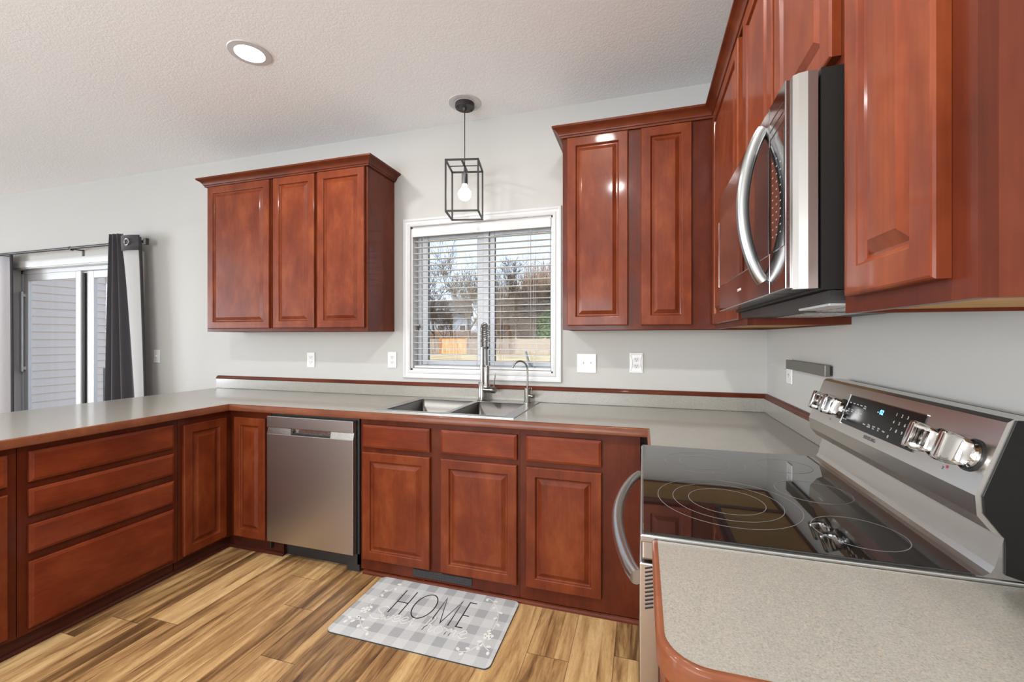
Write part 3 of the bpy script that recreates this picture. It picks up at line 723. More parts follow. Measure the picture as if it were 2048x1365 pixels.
for i in range(11):
    for j in range(3): MB(bm, -.4003, -.3998, DY-.034-j*.026, DY-.0275-j*.026, 1.535+i*.0155, 1.5375+i*.0155)
obj('key_print', bm, PRINTL, cp)
bm = bmesh.new()
for k in range(3): MB(bm, -.3990, -.3978, DY-.095, DY-.004, 1.748+k*.018, 1.7505+k*.018)
obj('vent_line', bm, DARK, cp)
# bowed handle
bm = bmesh.new(); pts = []; N = 28; z0, z1 = 1.452, 1.792
for k in range(N+1):
    f = k/N; pts.append((-.402-.042*math.sin(PI*f)**.75-mx, -1.597-my, z0+(z1-z0)*f-mz))
rings = []
for i, p in enumerate(pts):
    a = Vector(pts[min(i+1, N)])-Vector(pts[max(i-1, 0)]); a.normalize(); b = Vector((0, 1, 0)); c = a.cross(b)
    rings.append([bm.verts.new(Vector(p)+b*(.0125*math.cos(2*PI*k/16))+c*(.0135*math.sin(2*PI*k/16))) for k in range(16)])
for A, B in zip(rings, rings[1:]):
    for k in range(16): bm.faces.new((A[k], A[(k+1) % 16], B[(k+1) % 16], B[k]))
bm.faces.new(rings[0][::-1]); bm.faces.new(rings[-1])
obj('door_handle', bm, mat('handle_steel', (.34, .345, .335), .30, 1), drp, True)
text('SAMSUNG', .010, Matrix.Translation(Vector((-.3989-mx, -1.33-my, 1.462-mz))) @ Matrix((Vector((0, -1, 0)), Vector((0, 0, 1)), Vector((-1, 0, 0)))).transposed().to_4x4(), PRINT, 'brand_lettering', drp)

# ================================================================== LIGHTS ON THE CEILING
def recessed(loc, label, power):
    t = thing('recessed_light', label, 'ceiling light', loc, 0)
    obj('trim_ring', lathe(bmesh.new(), [(.068, .0), (.070, -.006), (.098, -.004), (.1005, 0)], n=48, capb=False), WHITE, t, True)
    obj('lens', lathe(bmesh.new(), [(.064, .004-.006), (.050, -.002), (.001, -.002)], n=48, capb=False), LAMPM, t, True)
    obj('baffle', lathe(bmesh.new(), [(.064, -.002), (.069, -.004)], n=48, capb=False), LAMPM, t, True)
    a = area('lamp', (loc[0], loc[1], loc[2]-.012), (0, 0, -1), .13, .13, power, (1, .98, .95), 'DISK')
    return t
recessed((-2.59, -.97, ZC), 'lit recessed ceiling light above the peninsula side of the kitchen', 13)
recessed((-.90, -2.20, ZC), 'lit recessed ceiling light above the range side, out of the frame', 30)
recessed((-2.80, -2.20, ZC), 'lit recessed ceiling light above the peninsula, out of the frame', 24)
recessed((-.92, -1.15, ZC), 'lit recessed ceiling light near the range corner, out of the frame', 9)
# pendant
PX, PY = -1.72, -.215
rt = obj('ceiling_trim_ring', lathe(bmesh.new(), [(.055, -.010), (.062, -.004), (.075, -.005), (.100, -.004), (.104, 0)], n=48, capb=False), WHITE, None, True, (PX, PY, ZC))
tag(rt, 'white recessed trim ring on the ceiling around the pendant canopy', 'trim ring')
pd = thing('pendant_light', 'black open box-frame pendant with a bare round bulb over the sink', 'pendant light', (PX, PY, ZC-.006), math.radians(13.3))
bm = lathe(bmesh.new(), [(.060, 0), (.060, -.022), (.057, -.026), (.014, -.027), (.008, -.045)], n=40)
for a in (.6, 3.7): lathe(bm, [(.004, -.026), (.004, -.036), (.002, -.037)], c=(.045*math.cos(a), .045*math.sin(a), 0), n=10)
obj('canopy', bm, BLKM, pd, True)
zt, zb, h = 2.398-ZC+.006, 2.090-ZC+.006, .0985
obj('cord', tube(bmesh.new(), [(0, 0, -.04), (0, 0, zt-.02)], .0028, 8), BLKM, pd, True)
bm = bmesh.new(); q = .0048
for sx in (-1, 1):
    for sy in (-1, 1): bx(bm, sx*h-q, sx*h+q, sy*h-q, sy*h+q, zb-q, zt+q)
for z in (zb, zt):
    for s_ in (-1, 1): bx(bm, -h, h, s_*h-q, s_*h+q, z-q, z+q); bx(bm, s_*h-q, s_*h+q, -h, h, z-q, z+q)
bx(bm, -h, h, -.004, .004, zt-.002, zt+.002); bx(bm, -.007, .007, -h, h, zt-.004, zt-.001)
obj('cage', bm, BLKM, pd)
bm = lathe(bmesh.new(), [(.004, zt-.005), (.007, zt-.02), (.007, zt-.045), (.019, zt-.050), (.019, zt-.112), (.017, zt-.115)], n=24)
obj('socket', bm, mat('gunmetal', (.10, .10, .10), .35, .8), pd, True)
R = .041; zc = 2.222-ZC+.006
pr_ = [(.014, zc+.058), (.016, zc+.048)]+[(R*math.sin(a), zc+R*math.cos(a)) for a in [.62+k*(PI-.62)/14 for k in range(15)]]
obj('bulb', lathe(bmesh.new(), pr_, n=32, capb=False), BULBM, pd, True)

# ================================================================== WALL PLATES
def plate(loc, rz, kind, label, w=.070, hh=.1145):
    nm = {'outlet': 'wall_outlet', 'deco': 'wall_outlet', 'switch': 'light_switch', 'double': 'light_switch'}[kind]
    t = thing(nm, label, 'outlet' if nm == 'wall_outlet' else 'switch', loc, rz)
    bm = box(-w/2, w/2, -.006, 0, -hh/2, hh/2, .0025)
    obj('cover_plate', bm, PLATE, t)
    if kind in ('outlet', 'deco'):
        for s_ in (-1, 1):
            z = s_*.0195; bm = bmesh.new()
            prism(bm, [(.0165*math.cos(a), z+max(-.0135, min(.0135, .0165*math.sin(a)))) for a in [2*PI*k/24 for k in range(24)]], -.0075, -.005, 'y')
            rc = obj('receptacle', bm, CREAM, t)
            bm = bmesh.new(); bx(bm, -.0075, -.0050, -.0080, -.0074, z-.001, z+.008); bx(bm, .0050, .0075, -.0080, -.0074, z-.001, z+.007)
            bx(bm, -.0022, .0022, -.0080, -.0074, z-.0095, z-.0055); obj('slots', bm, DARK, rc)
        if kind == 'deco':
            bm = bmesh.new()
            for sx in (-1, 1):
                tube(bm, [(sx*(.034-.011*math.sin(PI*k/10)), -.007, -.050+.1*k/10) for k in range(11)], .0022, 8)
            for sz in (-1, 1): tube(bm, [(-.033, -.0065, sz*.052), (.033, -.0065, sz*.052)], .0022, 8)
            tag(obj('raised_border', bm, PLATE, t, True), 'raised curved border')
    else:
        for dx in ((0,) if kind == 'switch' else (-.023, .023)):
            bm = bmesh.new(); bx(bm, dx-.005, dx+.005, -.0075, -.005, -.012, .012)
            prism(bm, [(dx-.0035, -.006), (dx+.0035, -.006), (dx+.003, -.017), (dx-.003, -.017)], -.002, .009, 'z')
            obj('toggle', bm, PLATE, t)
            bm = bmesh.new()
            for z in (-.030, .030): lathe(bm, [(.003, 0), (.003, .001)], M=Matrix.Rotation(PI/2, 4, 'X'), c=(dx, -.006, z), n=10)
            obj('screw', bm, CREAM, t)
    return t
plate((-4.728, -.0005, 1.165), 0, 'switch', 'white single light switch between the curtain and the left upper cabinets')
plate((-3.081, -.0005, 1.158), 0, 'outlet', 'white duplex outlet under the left upper cabinets')
plate((-2.372, -.0005, 1.168), 0, 'outlet', 'white duplex outlet just left of the kitchen window')
plate((-.992, -.0005, 1.168), 0, 'double', 'white double light switch just right of the kitchen window', .118, .118)
plate((-.696, -.0005, 1.175), 0, 'deco', 'outlet with a curvy raised glossy plate right of the double switch', .078, .120)
plate((-.0005, -.390, 1.170), -PI/2, 'outlet', 'white outlet on the range wall, partly behind the metal knife strip', .074, .118)
# magnetic knife strip
t = thing('knife_strip', 'grey metal magnetic knife strip on the range wall beside the outlet', 'knife rack', (-.0005, -.638, 1.205), -PI/2)
obj('bar', box(-.220, .222, -.026, -.010, -.021, .021, .001, seg=1), m_steel('strip_steel', (.24, .225, .205), .38, (60, 2, 2)), t)
bm = bmesh.new(); bx(bm, -.215, .217, -.010, 0, -.016, .016); obj('backing', bm, BLKM, t)

# toe-kick register
t = thing('vent_register', 'black floor register grille in the base of the sink cabinet', 'vent', (-1.68, -.6105, .020), 0)
bm = bmesh.new(); bx(bm, -.172, .172, -.004, -.0005, .012, .052, .001, seg=1); obj('plate', bm, BLKM, t)
bm = bmesh.new()
for i in range(26):
    for j in range(3):
        x = -.158+i*.0126+(j % 2)*.004; lathe(bm, [(.0036, .004), (.0036, .0055)], M=Matrix.Rotation(PI/2, 4, 'X'), c=(x, -.0, .020+j*.012), n=6)
obj('grille', bm, mat('grille_grey', (.05, .045, .045), .5), t)

# ================================================================== MAT
MX, MY_ = -1.6375, -.8525
def m_mat():
    m = mat('buffalo_check', (.6, .6, .6), .55); t = NT(m)
    tc = t.new('ShaderNodeTexCoord'); sp = t.new('ShaderNodeSeparateXYZ'); t.link(tc.outputs['Object'], sp.inputs[0])
    c = .0528
    def stripe(s_, off, c): return t.math('LESS_THAN', t.math('FRACT', t.math('DIVIDE', t.math('ADD', s_, off), 2*c)), .5)
    a = stripe(sp.outputs[0], 1.375, .053); b = stripe(sp.outputs[1], .9875, .058)
    s_ = t.math('MULTIPLY', t.math('ADD', a, b), .5)
    n = t.noise(t.coord(), 420, 2)
    col = t.ramp(s_, [(0, (.52, .54, .54)), (.5, (.44, .46, .465)), (1, (.30, .315, .325))])
    col = t.mix(.10, col, t.ramp(n, [(.3, (.2, .2, .2)), (.7, (.9, .9, .9))])); t.base(col); return m
mt = thing('kitchen_mat', 'grey buffalo-check floor mat printed HOME sweet home in front of the sink cabinet', 'mat', (MX, MY_, 0))
hx, hy, rr = .3925, .2275, .028
out = []
for cx, cy, a0 in ((hx-rr, hy-rr, 0), (-hx+rr, hy-rr, 90), (-hx+rr, -hy+rr, 180), (hx-rr, -hy+rr, 270)):
    for k in range(7): a = math.radians(a0+15*k); out.append((cx+rr*math.cos(a), cy+rr*math.sin(a)))
obj('backing', prism(bmesh.new(), out, .0003, .0045, 'z'), mat('dark_backing', (.03, .035, .04), .6), mt)
obj('pad', prism(bmesh.new(), [(x*.9975, y*.996) for x, y in out], .0046, .0080, 'z'), m_mat(), mt)
INK = mat('black_ink', (.015, .015, .017), .6); CRM = mat('cream_ink', (.66, .67, .64), .6)
L = lambda p: [(x-MX, y-MY_) for x, y in p]
ST = {'H': [[(-1.833, -.704), (-1.831, -.889)], [(-1.773, -.704), (-1.771, -.889)], [(-1.832, -.800), (-1.772, -.801)]],
      'O': [[(-1.6825+.053*math.cos(a), -.7955+.0935*math.sin(a)) for a in [2*PI*k/36 for k in range(37)]]],
      'M': [[(-1.602, -.870), (-1.603, -.707), (-1.556, -.886), (-1.517, -.707), (-1.514, -.892)]],
      'E': [[(-1.443, -.705), (-1.478, -.705), (-1.476, -.888), (-1.443, -.888)], [(-1.478, -.805), (-1.445, -.804)]]}
for ch, sts in ST.items():
    bm = bmesh.new()
    for p in sts: ribbon(bm, L(p), .0056, .0081)
    obj('letter', bm, INK, mt)
# 'sweet home' in cursive strokes (unit box per letter), baseline rising left to right as printed
CUR = {
 's': ([(.75, .95), (.45, 1.05), (.15, .80), (.35, .55), (.75, .35), (.70, .02), (.30, -.05), (-.05, .15)], .85),
 'w': ([(0, .75), (.05, .15), (.25, 0), (.45, .3), (.5, .7), (.52, .15), (.75, 0), (.98, .35), (1.0, .75), (1.15, .68)], 1.15),
 'e': ([(-.05, .3), (.35, .42), (.62, .72), (.40, .92), (.12, .62), (.12, .2), (.40, -.02), (.80, .25)], .8),
 't': ([(.1, .3), (.4, 1.3), (.36, .5), (.40, .05), (.60, 0), (.85, .25)], .75),
 'h': ([(.0, .2), (.35, .9), (.50, 1.6), (.28, 1.65), (.12, 1.1), (.08, 0), (.12, .45), (.45, .80), (.62, .55), (.60, .1), (.75, 0), (.95, .25)], .95),
 'o': ([(.65, .75), (.30, .85), (.08, .45), (.25, 0), (.62, .10), (.75, .5), (.62, .78), (1.0, .70)], .98),
 'm': ([(0, .75), (.12, .5), (.1, 0), (.18, .5), (.42, .80), (.48, .4), (.46, 0), (.55, .5), (.80, .80), (.86, .4), (.86, .1), (.98, 0), (1.15, .25)], 1.15)}
def smooth_pts(p, n=5):
    o_ = []
    for i in range(len(p)-1):
        p0, p1, p2, p3 = p[max(i-1, 0)], p[i], p[i+1], p[min(i+2, len(p)-1)]
        for k in range(n):
            t_ = k/n; o_.append(tuple(.5*((2*p1[d])+(-p0[d]+p2[d])*t_+(2*p0[d]-5*p1[d]+4*p2[d]-p3[d])*t_**2+(-p0[d]+3*p1[d]-3*p2[d]+p3[d])*t_**3) for d in (0, 1)))
    o_.append(p[-1]); return o_
def cursive(word, x, y, s_):
    for ch in word:
        p, adv = CUR[ch]; big = 1.6 if (ch == 's') else 1
        q = [(x+a*s_*big, y+b*s_*big) for a, b in smooth_pts(p)]
        bm = bmesh.new(); ribbon(bm, q, .0042, .0081, .0005); obj('letter', bm, CRM, mt)
        x += adv*s_*(1.25 if ch == 's' else 1)
cursive('sweet', -.262, -.088, .052)
cursive('home', .020, -.100, .056)
sprig = [[(-1.405, -.645), (-1.375, -.663), (-1.346, -.697), (-1.324, -.734), (-1.31, -.774), (-1.306, -.815), (-1.307, -.865)], [(-1.322, -.945), (-1.335, -.973), (-1.357, -1.006), (-1.379, -1.022), (-1.401, -1.025)],
         [(-1.319, -.949), (-1.301, -.971), (-1.277, -.987)], [(-1.888, -.669), (-1.906, -.702), (-1.924, -.74), (-1.944, -.773), (-1.949, -.816), (-1.943, -.873)],
         [(-1.937, -.945), (-1.924, -.972), (-1.901, -.999), (-1.87, -1.023), (-1.836, -1.033)], [(-1.926, -.973), (-1.945, -.978), (-1.968, -.981), (-1.982, -.989)]]
FB = [bmesh.new(), bmesh.new()]
def leaf(bm, x, y, a, l=.022, w=.007):
    n = 10; vs = []
    for k in range(n):
        th = 2*PI*k/n; u = l/2*math.cos(th); v = w*math.sin(th)
        vs.append((x+(u)*math.cos(a)-v*math.sin(a), y+u*math.sin(a)+v*math.cos(a)))
    prism(bm, vs, .0081, .0086, 'z')
for s_ in sprig:
    bm = FB[0] if s_[0][0] < MX else FB[1]
    ribbon(bm, L(smooth_pts(s_, 3)), .0028, .0081, .0005)
    q = L(s_)
    for i, (x, y) in enumerate(q):
        if i+1 < len(q): a = math.atan2(q[i+1][1]-y, q[i+1][0]-x)
        sg = 1 if i % 2 else -1
        leaf(bm, x+.014*math.cos(a+sg*1.1), y+.014*math.sin(a+sg*1.1), a+sg*.8)
for (x, y) in ((-1.944, -.904), (-1.312, -.903)):
    bm = FB[0] if x < MX else FB[1]
    for k in range(5):
        a = 2*PI*k/5+.3; leaf(bm, x-MX+.012*math.cos(a), y-MY_+.012*math.sin(a), a, .026, .010)
    lathe(bm, [(.011, .0081), (.011, .0087)], c=(x-MX, y-MY_, 0), n=16)
for bm in FB: obj('floral_print', bm, CRM, mt)

# ================================================================== CURTAINS
t = thing('curtain_rod', 'thin black curtain rod over the sliding door', 'curtain rod', (-5.9, -.09, 2.155))
bm = tube(bmesh.new(), [(-1.5, 0, 0), (1.165, 0, 0)], .0125, 12); lathe(bm, [(.016, 0), (.016, .02)], M=Matrix.Rotation(PI/2, 4, 'Y'), c=(.17, 0, 0), n=14); obj('pole', bm, BLKM, t, True)
for x in (-1.44, .20):
    bm = bmesh.new(); bx(bm, x-.008, x+.008, .005, .088, -.012, -.004); bx(bm, x-.011, x+.011, .083, .0895, -.075, .0); bx(bm, x-.010, x+.010, -.012, .012, -.022, -.008)
    obj('bracket', bm, BLKM, t)
obj('end_cap', box(1.160, 1.192, -.014, .014, -.030, .024, .004), BLKM, t)
def curtain_mesh(top, bot, z1, z0, thick=.004, nz=24, sub=6):
    """top/bot plan polylines (x, y) with equal counts; lofted downwards"""
    T = smooth_pts(top, sub); B = smooth_pts(bot, sub); bm = bmesh.new(); rows = []
    for i in range(nz+1):
        f = i/nz; g = f**.8; rows.append([bm.verts.new((a[0]*(1-g)+b[0]*g, a[1]*(1-g)+b[1]*g, z1+(z0-z1)*f)) for a, b in zip(T, B)])
    for r0, r1 in zip(rows, rows[1:]):
        for k in range(len(r0)-1): bm.faces.new((r0[k], r0[k+1], r1[k+1], r1[k]))
    return bm
cu = thing('curtain', 'charcoal grommet curtain with grey lining gathered right of the sliding door', 'curtain', (-4.95, -.09, .04))
def CL(p): return [(x+4.95, y+.09) for x, y in p]
top = [(-5.085, -.05), (-5.080, -.150), (-5.060, -.135), (-5.035, -.152), (-5.010, -.120), (-4.990, -.150), (-4.965, -.125), (-4.938, -.135)]
bot = [(-5.150, -.04), (-5.120, -.175), (-5.060, -.140), (-4.990, -.185), (-4.920, -.130), (-4.840, -.185), (-4.770, -.130), (-4.690, -.150)]
def solid(o, th): s_ = o.modifiers.new('thick', 'SOLIDIFY'); s_.thickness = th; s_.offset = 0
o = obj('fabric', curtain_mesh(CL(top), CL(bot), 2.225, 0), FABD, cu, True); solid(o, .004)
top = [(-4.940, -.134), (-4.890, -.142), (-4.830, -.136), (-4.768, -.120)]
bot = [(-4.694, -.150), (-4.675, -.155), (-4.655, -.152), (-4.640, -.140)]
o = obj('lining', curtain_mesh(CL(top), CL(bot), 2.085, 0), FABG, cu, True); solid(o, .003); o['label'] = 'pale grey lining'
bm = curtain_mesh(CL([(-4.960, -.134), (-4.900, -.146), (-4.830, -.140), (-4.762, -.118)]), CL([(-4.960, -.134), (-4.900, -.146), (-4.830, -.140), (-4.762, -.118)]), 2.205, 2.075-.0, nz=2)
for v in bm.verts: v.co.z -= .04*0
o = obj('header_band', bm, FABD, cu, True); solid(o, .006)
bm = curtain_mesh(CL([(-4.769, -.119), (-4.766, -.112), (-4.768, -.10)]), CL([(-4.640, -.138), (-4.634, -.13), (-4.637, -.12)]), 2.19, 0)
o = obj('side_hem', bm, FABD, cu, True); solid(o, .003)
Mg = Matrix.Rotation(PI/2, 4, 'X')
for ch in cu.children:
    if ch.name.startswith('header'): pass
bm = bmesh.new(); tube(bm, [(.027*math.cos(a), 0, .027*math.sin(a)) for a in [2*PI*k/24 for k in range(24)]], .0045, 8, closed=True)
o = obj('grommet', bm, SATIN, cu, True, (.085, -.062, 2.105)); o['label'] = 'silver eyelet ring'
for ch in cu.children:
    if not ch.name.startswith('grommet') and ch.location.z == 0: ch.location.z = -.0
# the meshes above carry room heights; bring them into the curtain's own frame
for ch in cu.children:
    if ch.name.startswith('grommet'): ch.location.z -= 0.0
    else: ch.location.z = 0
for ch in cu.children:
    if ch.type == 'MESH' and not ch.name.startswith('grommet'):
        for v in ch.data.vertices: v.co.z = max(v.co.z-.04, 0)
c2 = thing('curtain', 'curtain with pale lining hanging at the far left edge of the photo', 'curtain', (-6.95, -.09, .04))
n = 22; top = [(-.33+k*.030, .028*math.sin(k*1.3)) for k in range(n)]; bot = [(-.36+k*.0325, .045*math.sin(k*1.3)) for k in range(n)]
o = obj('lining', curtain_mesh(top, bot, 2.09, 0, nz=8, sub=4), FABW, c2, True); solid(o, .003)
o = obj('fabric', curtain_mesh([(-.33, .032), (.0, .036), (.316, .020), (.322, .0)], [(-.36, .045), (.0, .05), (.34, .02), (.350, .0)], 2.105, 0, nz=8), FABD, c2, True); solid(o, .003)

# ================================================================== OUTSIDE
GZ = -.42
def m_lawn():
    m = mat('dry_lawn', (.42, .34, .18), .9); t = NT(m); v = t.coord()
    c = t.ramp(t.noise(v, .5, 6, .7), [(.35, (.30, .25, .12)), (.5, (.50, .40, .21)), (.65, (.60, .50, .29))]); t.base(c); return m
struct('ground', box(-140, 90, .16, 150, GZ-.2, GZ), m_lawn())
bpy.data.objects['ground'].name = 'trim_ground'
o = bpy.data.objects['trim_ground']; o.name = 'lawn'; del o['kind']; tag(o, 'dry straw-coloured lawn seen through the kitchen window', 'lawn', kind='stuff')
# siding bump-out beyond the sliding door
SID = mat('vinyl_siding', (.90, .79, .71), .5)
bm = bmesh.new(); y0, y1, X = .145, 1.585, -8.2; n = 34; p = .1016
for k in range(n):
    z = GZ+.1+k*p
    prism(bm, [(X-.05, z), (X+.014, z), (X+.014, z+.004), (X+.001, z+p), (X-.05, z+p)], y0, y1, 'y')
eb = struct('wall_exterior', bm, SID)
o = obj('corner_trim', box(X-.05, X+.022, y1, y1+.10, GZ+.02, 3.1, .004), SID, eb)
bm = bmesh.new(); bx(bm, X-.10, X+.30, .145, 1.80, 2.62, 2.70); obj('soffit', bm, WHITE, eb)
# deck railing bars seen through the right pane of the sliding door
t = thing('patio_railing', 'blue-grey metal railing with two rails outside the sliding door', 'railing', (-6.4, .75, GZ))
RLM = mat('blue_grey_metal', (.22, .25, .28), .4)
for z in (1.02, 1.235): obj('rail', box(-.32, 1.3, -.016, .016, z+.11, z+.145, .004), RLM, t)
for x in (-.32, .5, 1.3): obj('post', box(x-.016, x+.016, -.018, .018, 0, 1.39, .003), RLM, t)

# fence at the end of the yard: camera looks along (-.2915, .9566)
FWD = Vector((-math.sin(.2958), math.cos(.2958), 0)); RGT = Vector((math.cos(.2958), math.sin(.2958), 0)); C0 = Vector((-.6616, -2.6774, 0))
def yard(r, d, z=0): v = C0+RGT*r+FWD*d; return Vector((v.x, v.y, z))
def fence_panel(r0, r1, d, label, color, h, seed, cap=None):
    rng = random.Random(seed); a = yard(r0, d, GZ); ang = .2958
    t = thing('fence_panel', label, 'fence', a, ang, 'wooden fence panels along the far side of the yard')
    W_ = r1-r0; n = int(W_/.16); bm = bmesh.new()
    for k in range(n):
        x = k*W_/n; bx(bm, x+.006, x+W_/n-.006, -.012+rng.uniform(-.006, .006), .01, .03, h+rng.uniform(-.02, .02))
    obj('pickets', bm, color, t)
    bm = bmesh.new(); bx(bm, 0, W_, .01, .06, h-.3, h-.2); bx(bm, 0, W_, .01, .06, .3, .4); obj('rail', bm, color, t)
    bm = bmesh.new(); bx(bm, -.07, .07, -.06, .08, 0, h+.12); obj('post', bm, color if cap is None else cap, t)
    if cap:
        bm = bmesh.new(); bx(bm, 0, W_, -.03, .04, h+.02, h+.08); obj('cap_rail', bm, cap, t)
def m_fence(name, a, b):
    m = mat(name, a, .85); t = NT(m); c = t.ramp(t.noise(t.coord((6, 6, .6)), 2.2, 3), [(.35, a), (.65, b)]); t.base(c); return m
FG = m_fence('weathered_fence', (.20, .165, .135), (.42, .35, .28)); FO = m_fence('new_fence', (.46, .25, .11), (.70, .50, .28)); FR = m_fence('red_cedar', (.40, .14, .05), (.5, .2, .08)); FT = m_fence('tan_fence', (.34, .28, .22), (.52, .45, .36))
d = 46; k_ = d/854.84
U = lambda u: (u-1024)*k_
for i, (u0, u1, m_, lab, cap) in enumerate(((770, 825, FG, 'weathered grey fence panel at the far left of the yard view', None), (825, 881, FG, 'weathered grey fence panel just left of the orange panel', None), (881, 934, FO, 'bright orange new cedar fence panel with a reddish cap', FR),
        (934, 985, FG, 'weathered grey fence panel right of the orange panel', None), (985, 1032, FG, 'weathered grey fence panel at the left of the right window pane', None), (1032, 1090, FT, 'lighter tan fence panel in the right window pane', None), (1090, 1150, FT, 'lighter tan fence panel at the right edge of the window', None))):
    fence_panel(U(u0), U(u1)-.02, d, lab, m_, 1.66 if cap is None else 1.62, i, cap)

# trees
def bark(name, a, b):
    m = mat(name, a, .9); t = NT(m); t.base(t.ramp(t.noise(t.coord((3, 3, .7)), 2, 4), [(.35, a), (.65, b)])); return m
BK = bark('bark_grey', (.055, .040, .030), (.16, .12, .09)); BK2 = bark('bark_pale', (.13, .105, .08), (.32, .27, .21)); BKT = bark('twig_brown', (.13, .080, .048), (.42, .29, .19))
def tree_mesh(seed, H, r0, spread=.5, levels=6, lean=0):
    rng = random.Random(seed); bm = bmesh.new()
    def grow(p, dr, ln, r, lv):
        segs = 4 if lv == levels else 3; pts = [p.copy()]; rs = [r]; q = p.copy(); dd = dr.copy()
        for i in range(segs):
            dd = (dd+Vector((rng.uniform(-1, 1), rng.uniform(-1, 1), rng.uniform(-.4, .8)))*.16).normalized()
            q = q+dd*(ln/segs); pts.append(q.copy()); rs.append(max(.014, r*(1-.45*(i+1)/segs)))
        tube(bm, pts, rs, 6 if lv >= levels-1 else 3, caps=False)
        if lv <= 0: return
        nb = rng.randint(3, 4) if lv > 1 else 4
        for b in range(nb):
            f = rng.uniform(.35, 1) if b else 1.0; i = min(int(f*segs), segs); o_ = pts[i]
            ax = dd.orthogonal().normalized(); ax.rotate(Matrix.Rotation(rng.uniform(0, 2*PI), 3, dd))
            nd = dd.copy(); nd.rotate(Matrix.Rotation(rng.uniform(.3, .95)*(spread+.5), 3, ax)); nd = (nd+Vector((0, 0, .22))).normalized()
            grow(o_, nd, ln*rng.uniform(.58, .8), rs[i]*rng.uniform(.5, .72), lv-1)
    grow(Vector((0, 0, .0)), Vector((lean, 0, 1)).normalized(), H*.32, r0, levels)
    return bm
protos = [tree_mesh(11, 15, .20, .55), tree_mesh(23, 17, .26, .45), tree_mesh(5, 13, .15, .6, lean=.15), tree_mesh(42, 16, .22, .5, lean=-.1)]
protos = [obj('tree', b_, (BK, BK2, BK, BK2)[i], None, True) for i, b_ in enumerate(protos)]
tl = ['pale leafless tree rising at the left edge of the left window pane', 'thick leafless tree near the middle of the left window pane', 'slim leafless tree with a leaning trunk in front of the grey-blue house', 'tall leafless tree close to the centre mullion, trunk passing right of the house',
      'leafless tree just right of the centre mullion', 'slender crooked leafless tree in the middle of the right pane', 'pale leafless tree in the right half of the right pane', 'leafless tree behind the fence near the right edge of the window',
      'leafless tree beyond the fence seen past the left window jamb', 'distant leafless tree between the two panes', 'leafless tree standing over the evergreen shrub', 'leafless tree at the far right beyond the window edge']
spots = [(868, 52), (905, 60), (890, 49), (943, 50), (1004, 52), (1030, 60), (1062, 50), (1088, 56), (838, 58), (968, 66), (1075, 66), (1110, 52)]
for i, ((u, dd), lab) in enumerate(zip(spots, tl)):
    src = protos[i % 4]
    o = src if i < 4 else src.copy()
    if i >= 4: COL.objects.link(o)
    o.location = yard((u-1024)*dd/854.84, dd, GZ); o.rotation_euler = (0, 0, i*2.1); sc = (.92, .82, .62, 1.0, .95, .8, .9, .72, .7, .8, .95, .8)[i]; o.scale = (sc, sc, sc)
    tag(o, lab, 'tree', 'leafless trees beyond the kitchen window')
# thicket behind: hedge of thin brush nobody could count
rng = random.Random(3); bm = bmesh.new()
for k in range(6500):
    u = rng.uniform(972, 1130) if k % 5 else rng.uniform(790, 972); dd = rng.uniform(60, 84); p_ = yard((u-1024)*dd/854.84, dd, GZ)
    hh = rng.uniform(2.0, 9.0+5.5*min(1, max(0, (u-1010)/60))) if u > 972 else rng.uniform(1.5, 3.4)
    hh *= 1 if u > 972 else .8
    z = 0
    q = p_+Vector((rng.uniform(-1.6, 1.6), rng.uniform(-1, 1), hh)); m_ = p_.lerp(q, .55)+Vector((rng.uniform(-.6, .6), 0, 0))
    s0 = p_+Vector((0, 0, rng.uniform(0, hh*.6)))
    tube(bm, [s0, m_.lerp(q, .3) if s0.z > m_.z else m_, q], [.045, .03, .012], 3, caps=False)
    for j in range(3):
        w = m_.lerp(q, rng.random()); tube(bm, [w, w+Vector((rng.uniform(-1.3, 1.3), 0, rng.uniform(.2, 1.3)))], [.022, .008], 3, caps=False)
tag(obj('brush_thicket', bm, BKT), 'dense brown leafless brush behind the fence', 'brush', kind='stuff')
# wooded bank behind the thicket
def m_bank():
    m = mat('woodland_floor', (.20, .15, .10), .95); t = NT(m); t.base(t.ramp(t.noise(t.coord(), 1.4, 6, .7), [(.3, (.16, .13, .08)), (.5, (.33, .24, .17)), (.7, (.42, .36, .24))])); t.bump(t.noise(t.coord(), 2.5, 5), .8, .4); return m
bm = bmesh.new(); N1, N2 = 60, 10; V = []
for j in range(N2+1):
    row = []
    for i in range(N1+1):
        r_ = -6+i*(26/N1); f = j/N2; dd = 86+f*14; rr_ = r_*1.3
        h = (3.2+1.5*math.sin(i*.7)+.8*math.sin(i*1.9+1))*f**.6*min(1, i/8)
        row.append(bm.verts.new(yard(rr_, dd, GZ+h*1.35)))
    V.append(row)
for j in range(N2):
    for i in range(N1): bm.faces.new((V[j][i], V[j][i+1], V[j+1][i+1], V[j+1][i]))
tag(obj('wooded_bank', bm, m_bank(), None, True), 'brown wooded rise behind the fence on the right', 'hill')
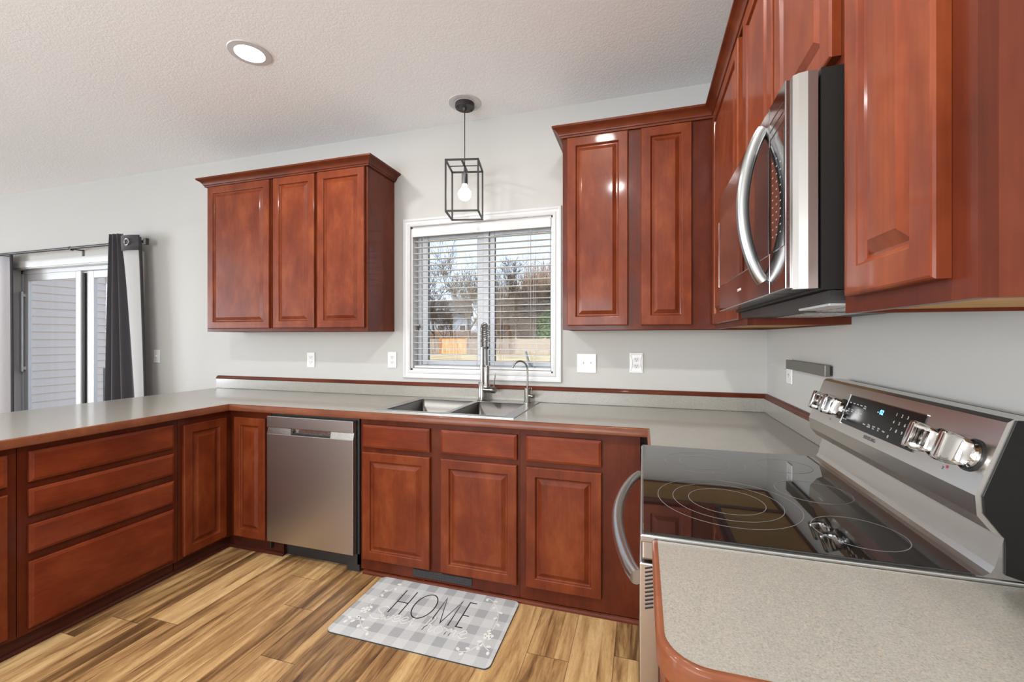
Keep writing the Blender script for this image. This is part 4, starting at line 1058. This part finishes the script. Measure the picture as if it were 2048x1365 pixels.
# evergreen
def foliage(seed, n, R, H, m, name, parent=None):
    rng = random.Random(seed); bm = bmesh.new()
    for k in range(n):
        z = rng.random(); a = rng.uniform(0, 2*PI); r_ = R*math.sqrt(rng.random())*(1-.55*z); c = Vector((r_*math.cos(a), r_*math.sin(a), .2+z*H))
        e1 = Vector((rng.uniform(-1, 1), rng.uniform(-1, 1), rng.uniform(-1, 1))).normalized()*.16; e2 = e1.orthogonal().normalized()*.09
        bm.faces.new([bm.verts.new(c+v) for v in (e1, e2, -e1, -e2)])
    return obj(name, bm, m, parent)
def m_leaf(name, a, b):
    m = mat(name, a, .6); t = NT(m); t.base(t.ramp(t.noise(t.coord(), 3, 3), [(.35, a), (.65, b)])); return m
GL = m_leaf('evergreen_leaf', (.035, .075, .015), (.16, .24, .05)); GO = m_leaf('olive_leaf', (.16, .15, .05), (.34, .31, .13))
t = thing('evergreen_shrub', 'green evergreen shrub rising above the fence at the right of the window', 'shrub', yard((1094-1024)*50/854.84, 50, GZ)); foliage(1, 2600, 1.7, 4.6, GL, 'foliage', t); obj('trunk', tube(bmesh.new(), [(0, 0, 0), (0, 0, 3.6)], [.12, .04], 6), BK, t)
t = thing('olive_shrub', 'olive-green shrub behind the fence left in the right window pane', 'shrub', yard((1000-1024)*64/854.84, 64, GZ)); foliage(2, 2200, 2.3, 5.4, GO, 'foliage', t); obj('trunk', tube(bmesh.new(), [(0, 0, 0), (0, 0, 4)], [.12, .04], 6), BK, t)
t = thing('olive_shrub', 'larger olive-green shrub behind the fence toward the right of the window', 'shrub', yard((1066-1024)*70/854.84, 70, GZ)); foliage(4, 2400, 3.0, 6.5, GO, 'foliage', t); obj('trunk', tube(bmesh.new(), [(0, 0, 0), (0, 0, 4)], [.12, .04], 6), BK, t)
# house across the yard
HD = 88; hk = HD/854.84
hs = thing('neighbour_house', 'grey-blue two-storey house with a dark roof behind the trees in the left pane', 'house', yard((900-1024)*hk, HD, GZ), .2958)
HB = mat('house_siding', (.27, .31, .38), .7); HRF = mat('roof_shingle', (.085, .08, .08), .9); HW = mat('house_window', (.05, .055, .06), .15)
X = lambda u: (u-900)*hk
Zh = lambda v: 1.3257+(676.26-v)*hk-GZ
obj('wall', box(X(852), X(934), 0, 9, 0, Zh(625)), HB, hs)
rf = bmesh.new(); prism(rf, [(-1.0, Zh(626)), (4.5, Zh(598)), (10, Zh(626)), (10, Zh(626)-.2), (-1, Zh(626)-.2)], X(848), X(938), 'x'); obj('roof', rf, HRF, hs)
for (u0, u1, v0, v1) in ((873, 889, 618, 632), (874, 891, 650, 664), (916, 930, 618, 632), (918, 932, 650, 664), (899, 909, 620, 632)):
    w_ = obj('window', box(X(u0), X(u1), -.08, .02, Zh(v1), Zh(v0)), WHITE, hs); obj('pane', box(X(u0)+.16, X(u1)-.16, -.12, -.08, Zh(v1)+.2, Zh(v0)-.16), HW, w_)
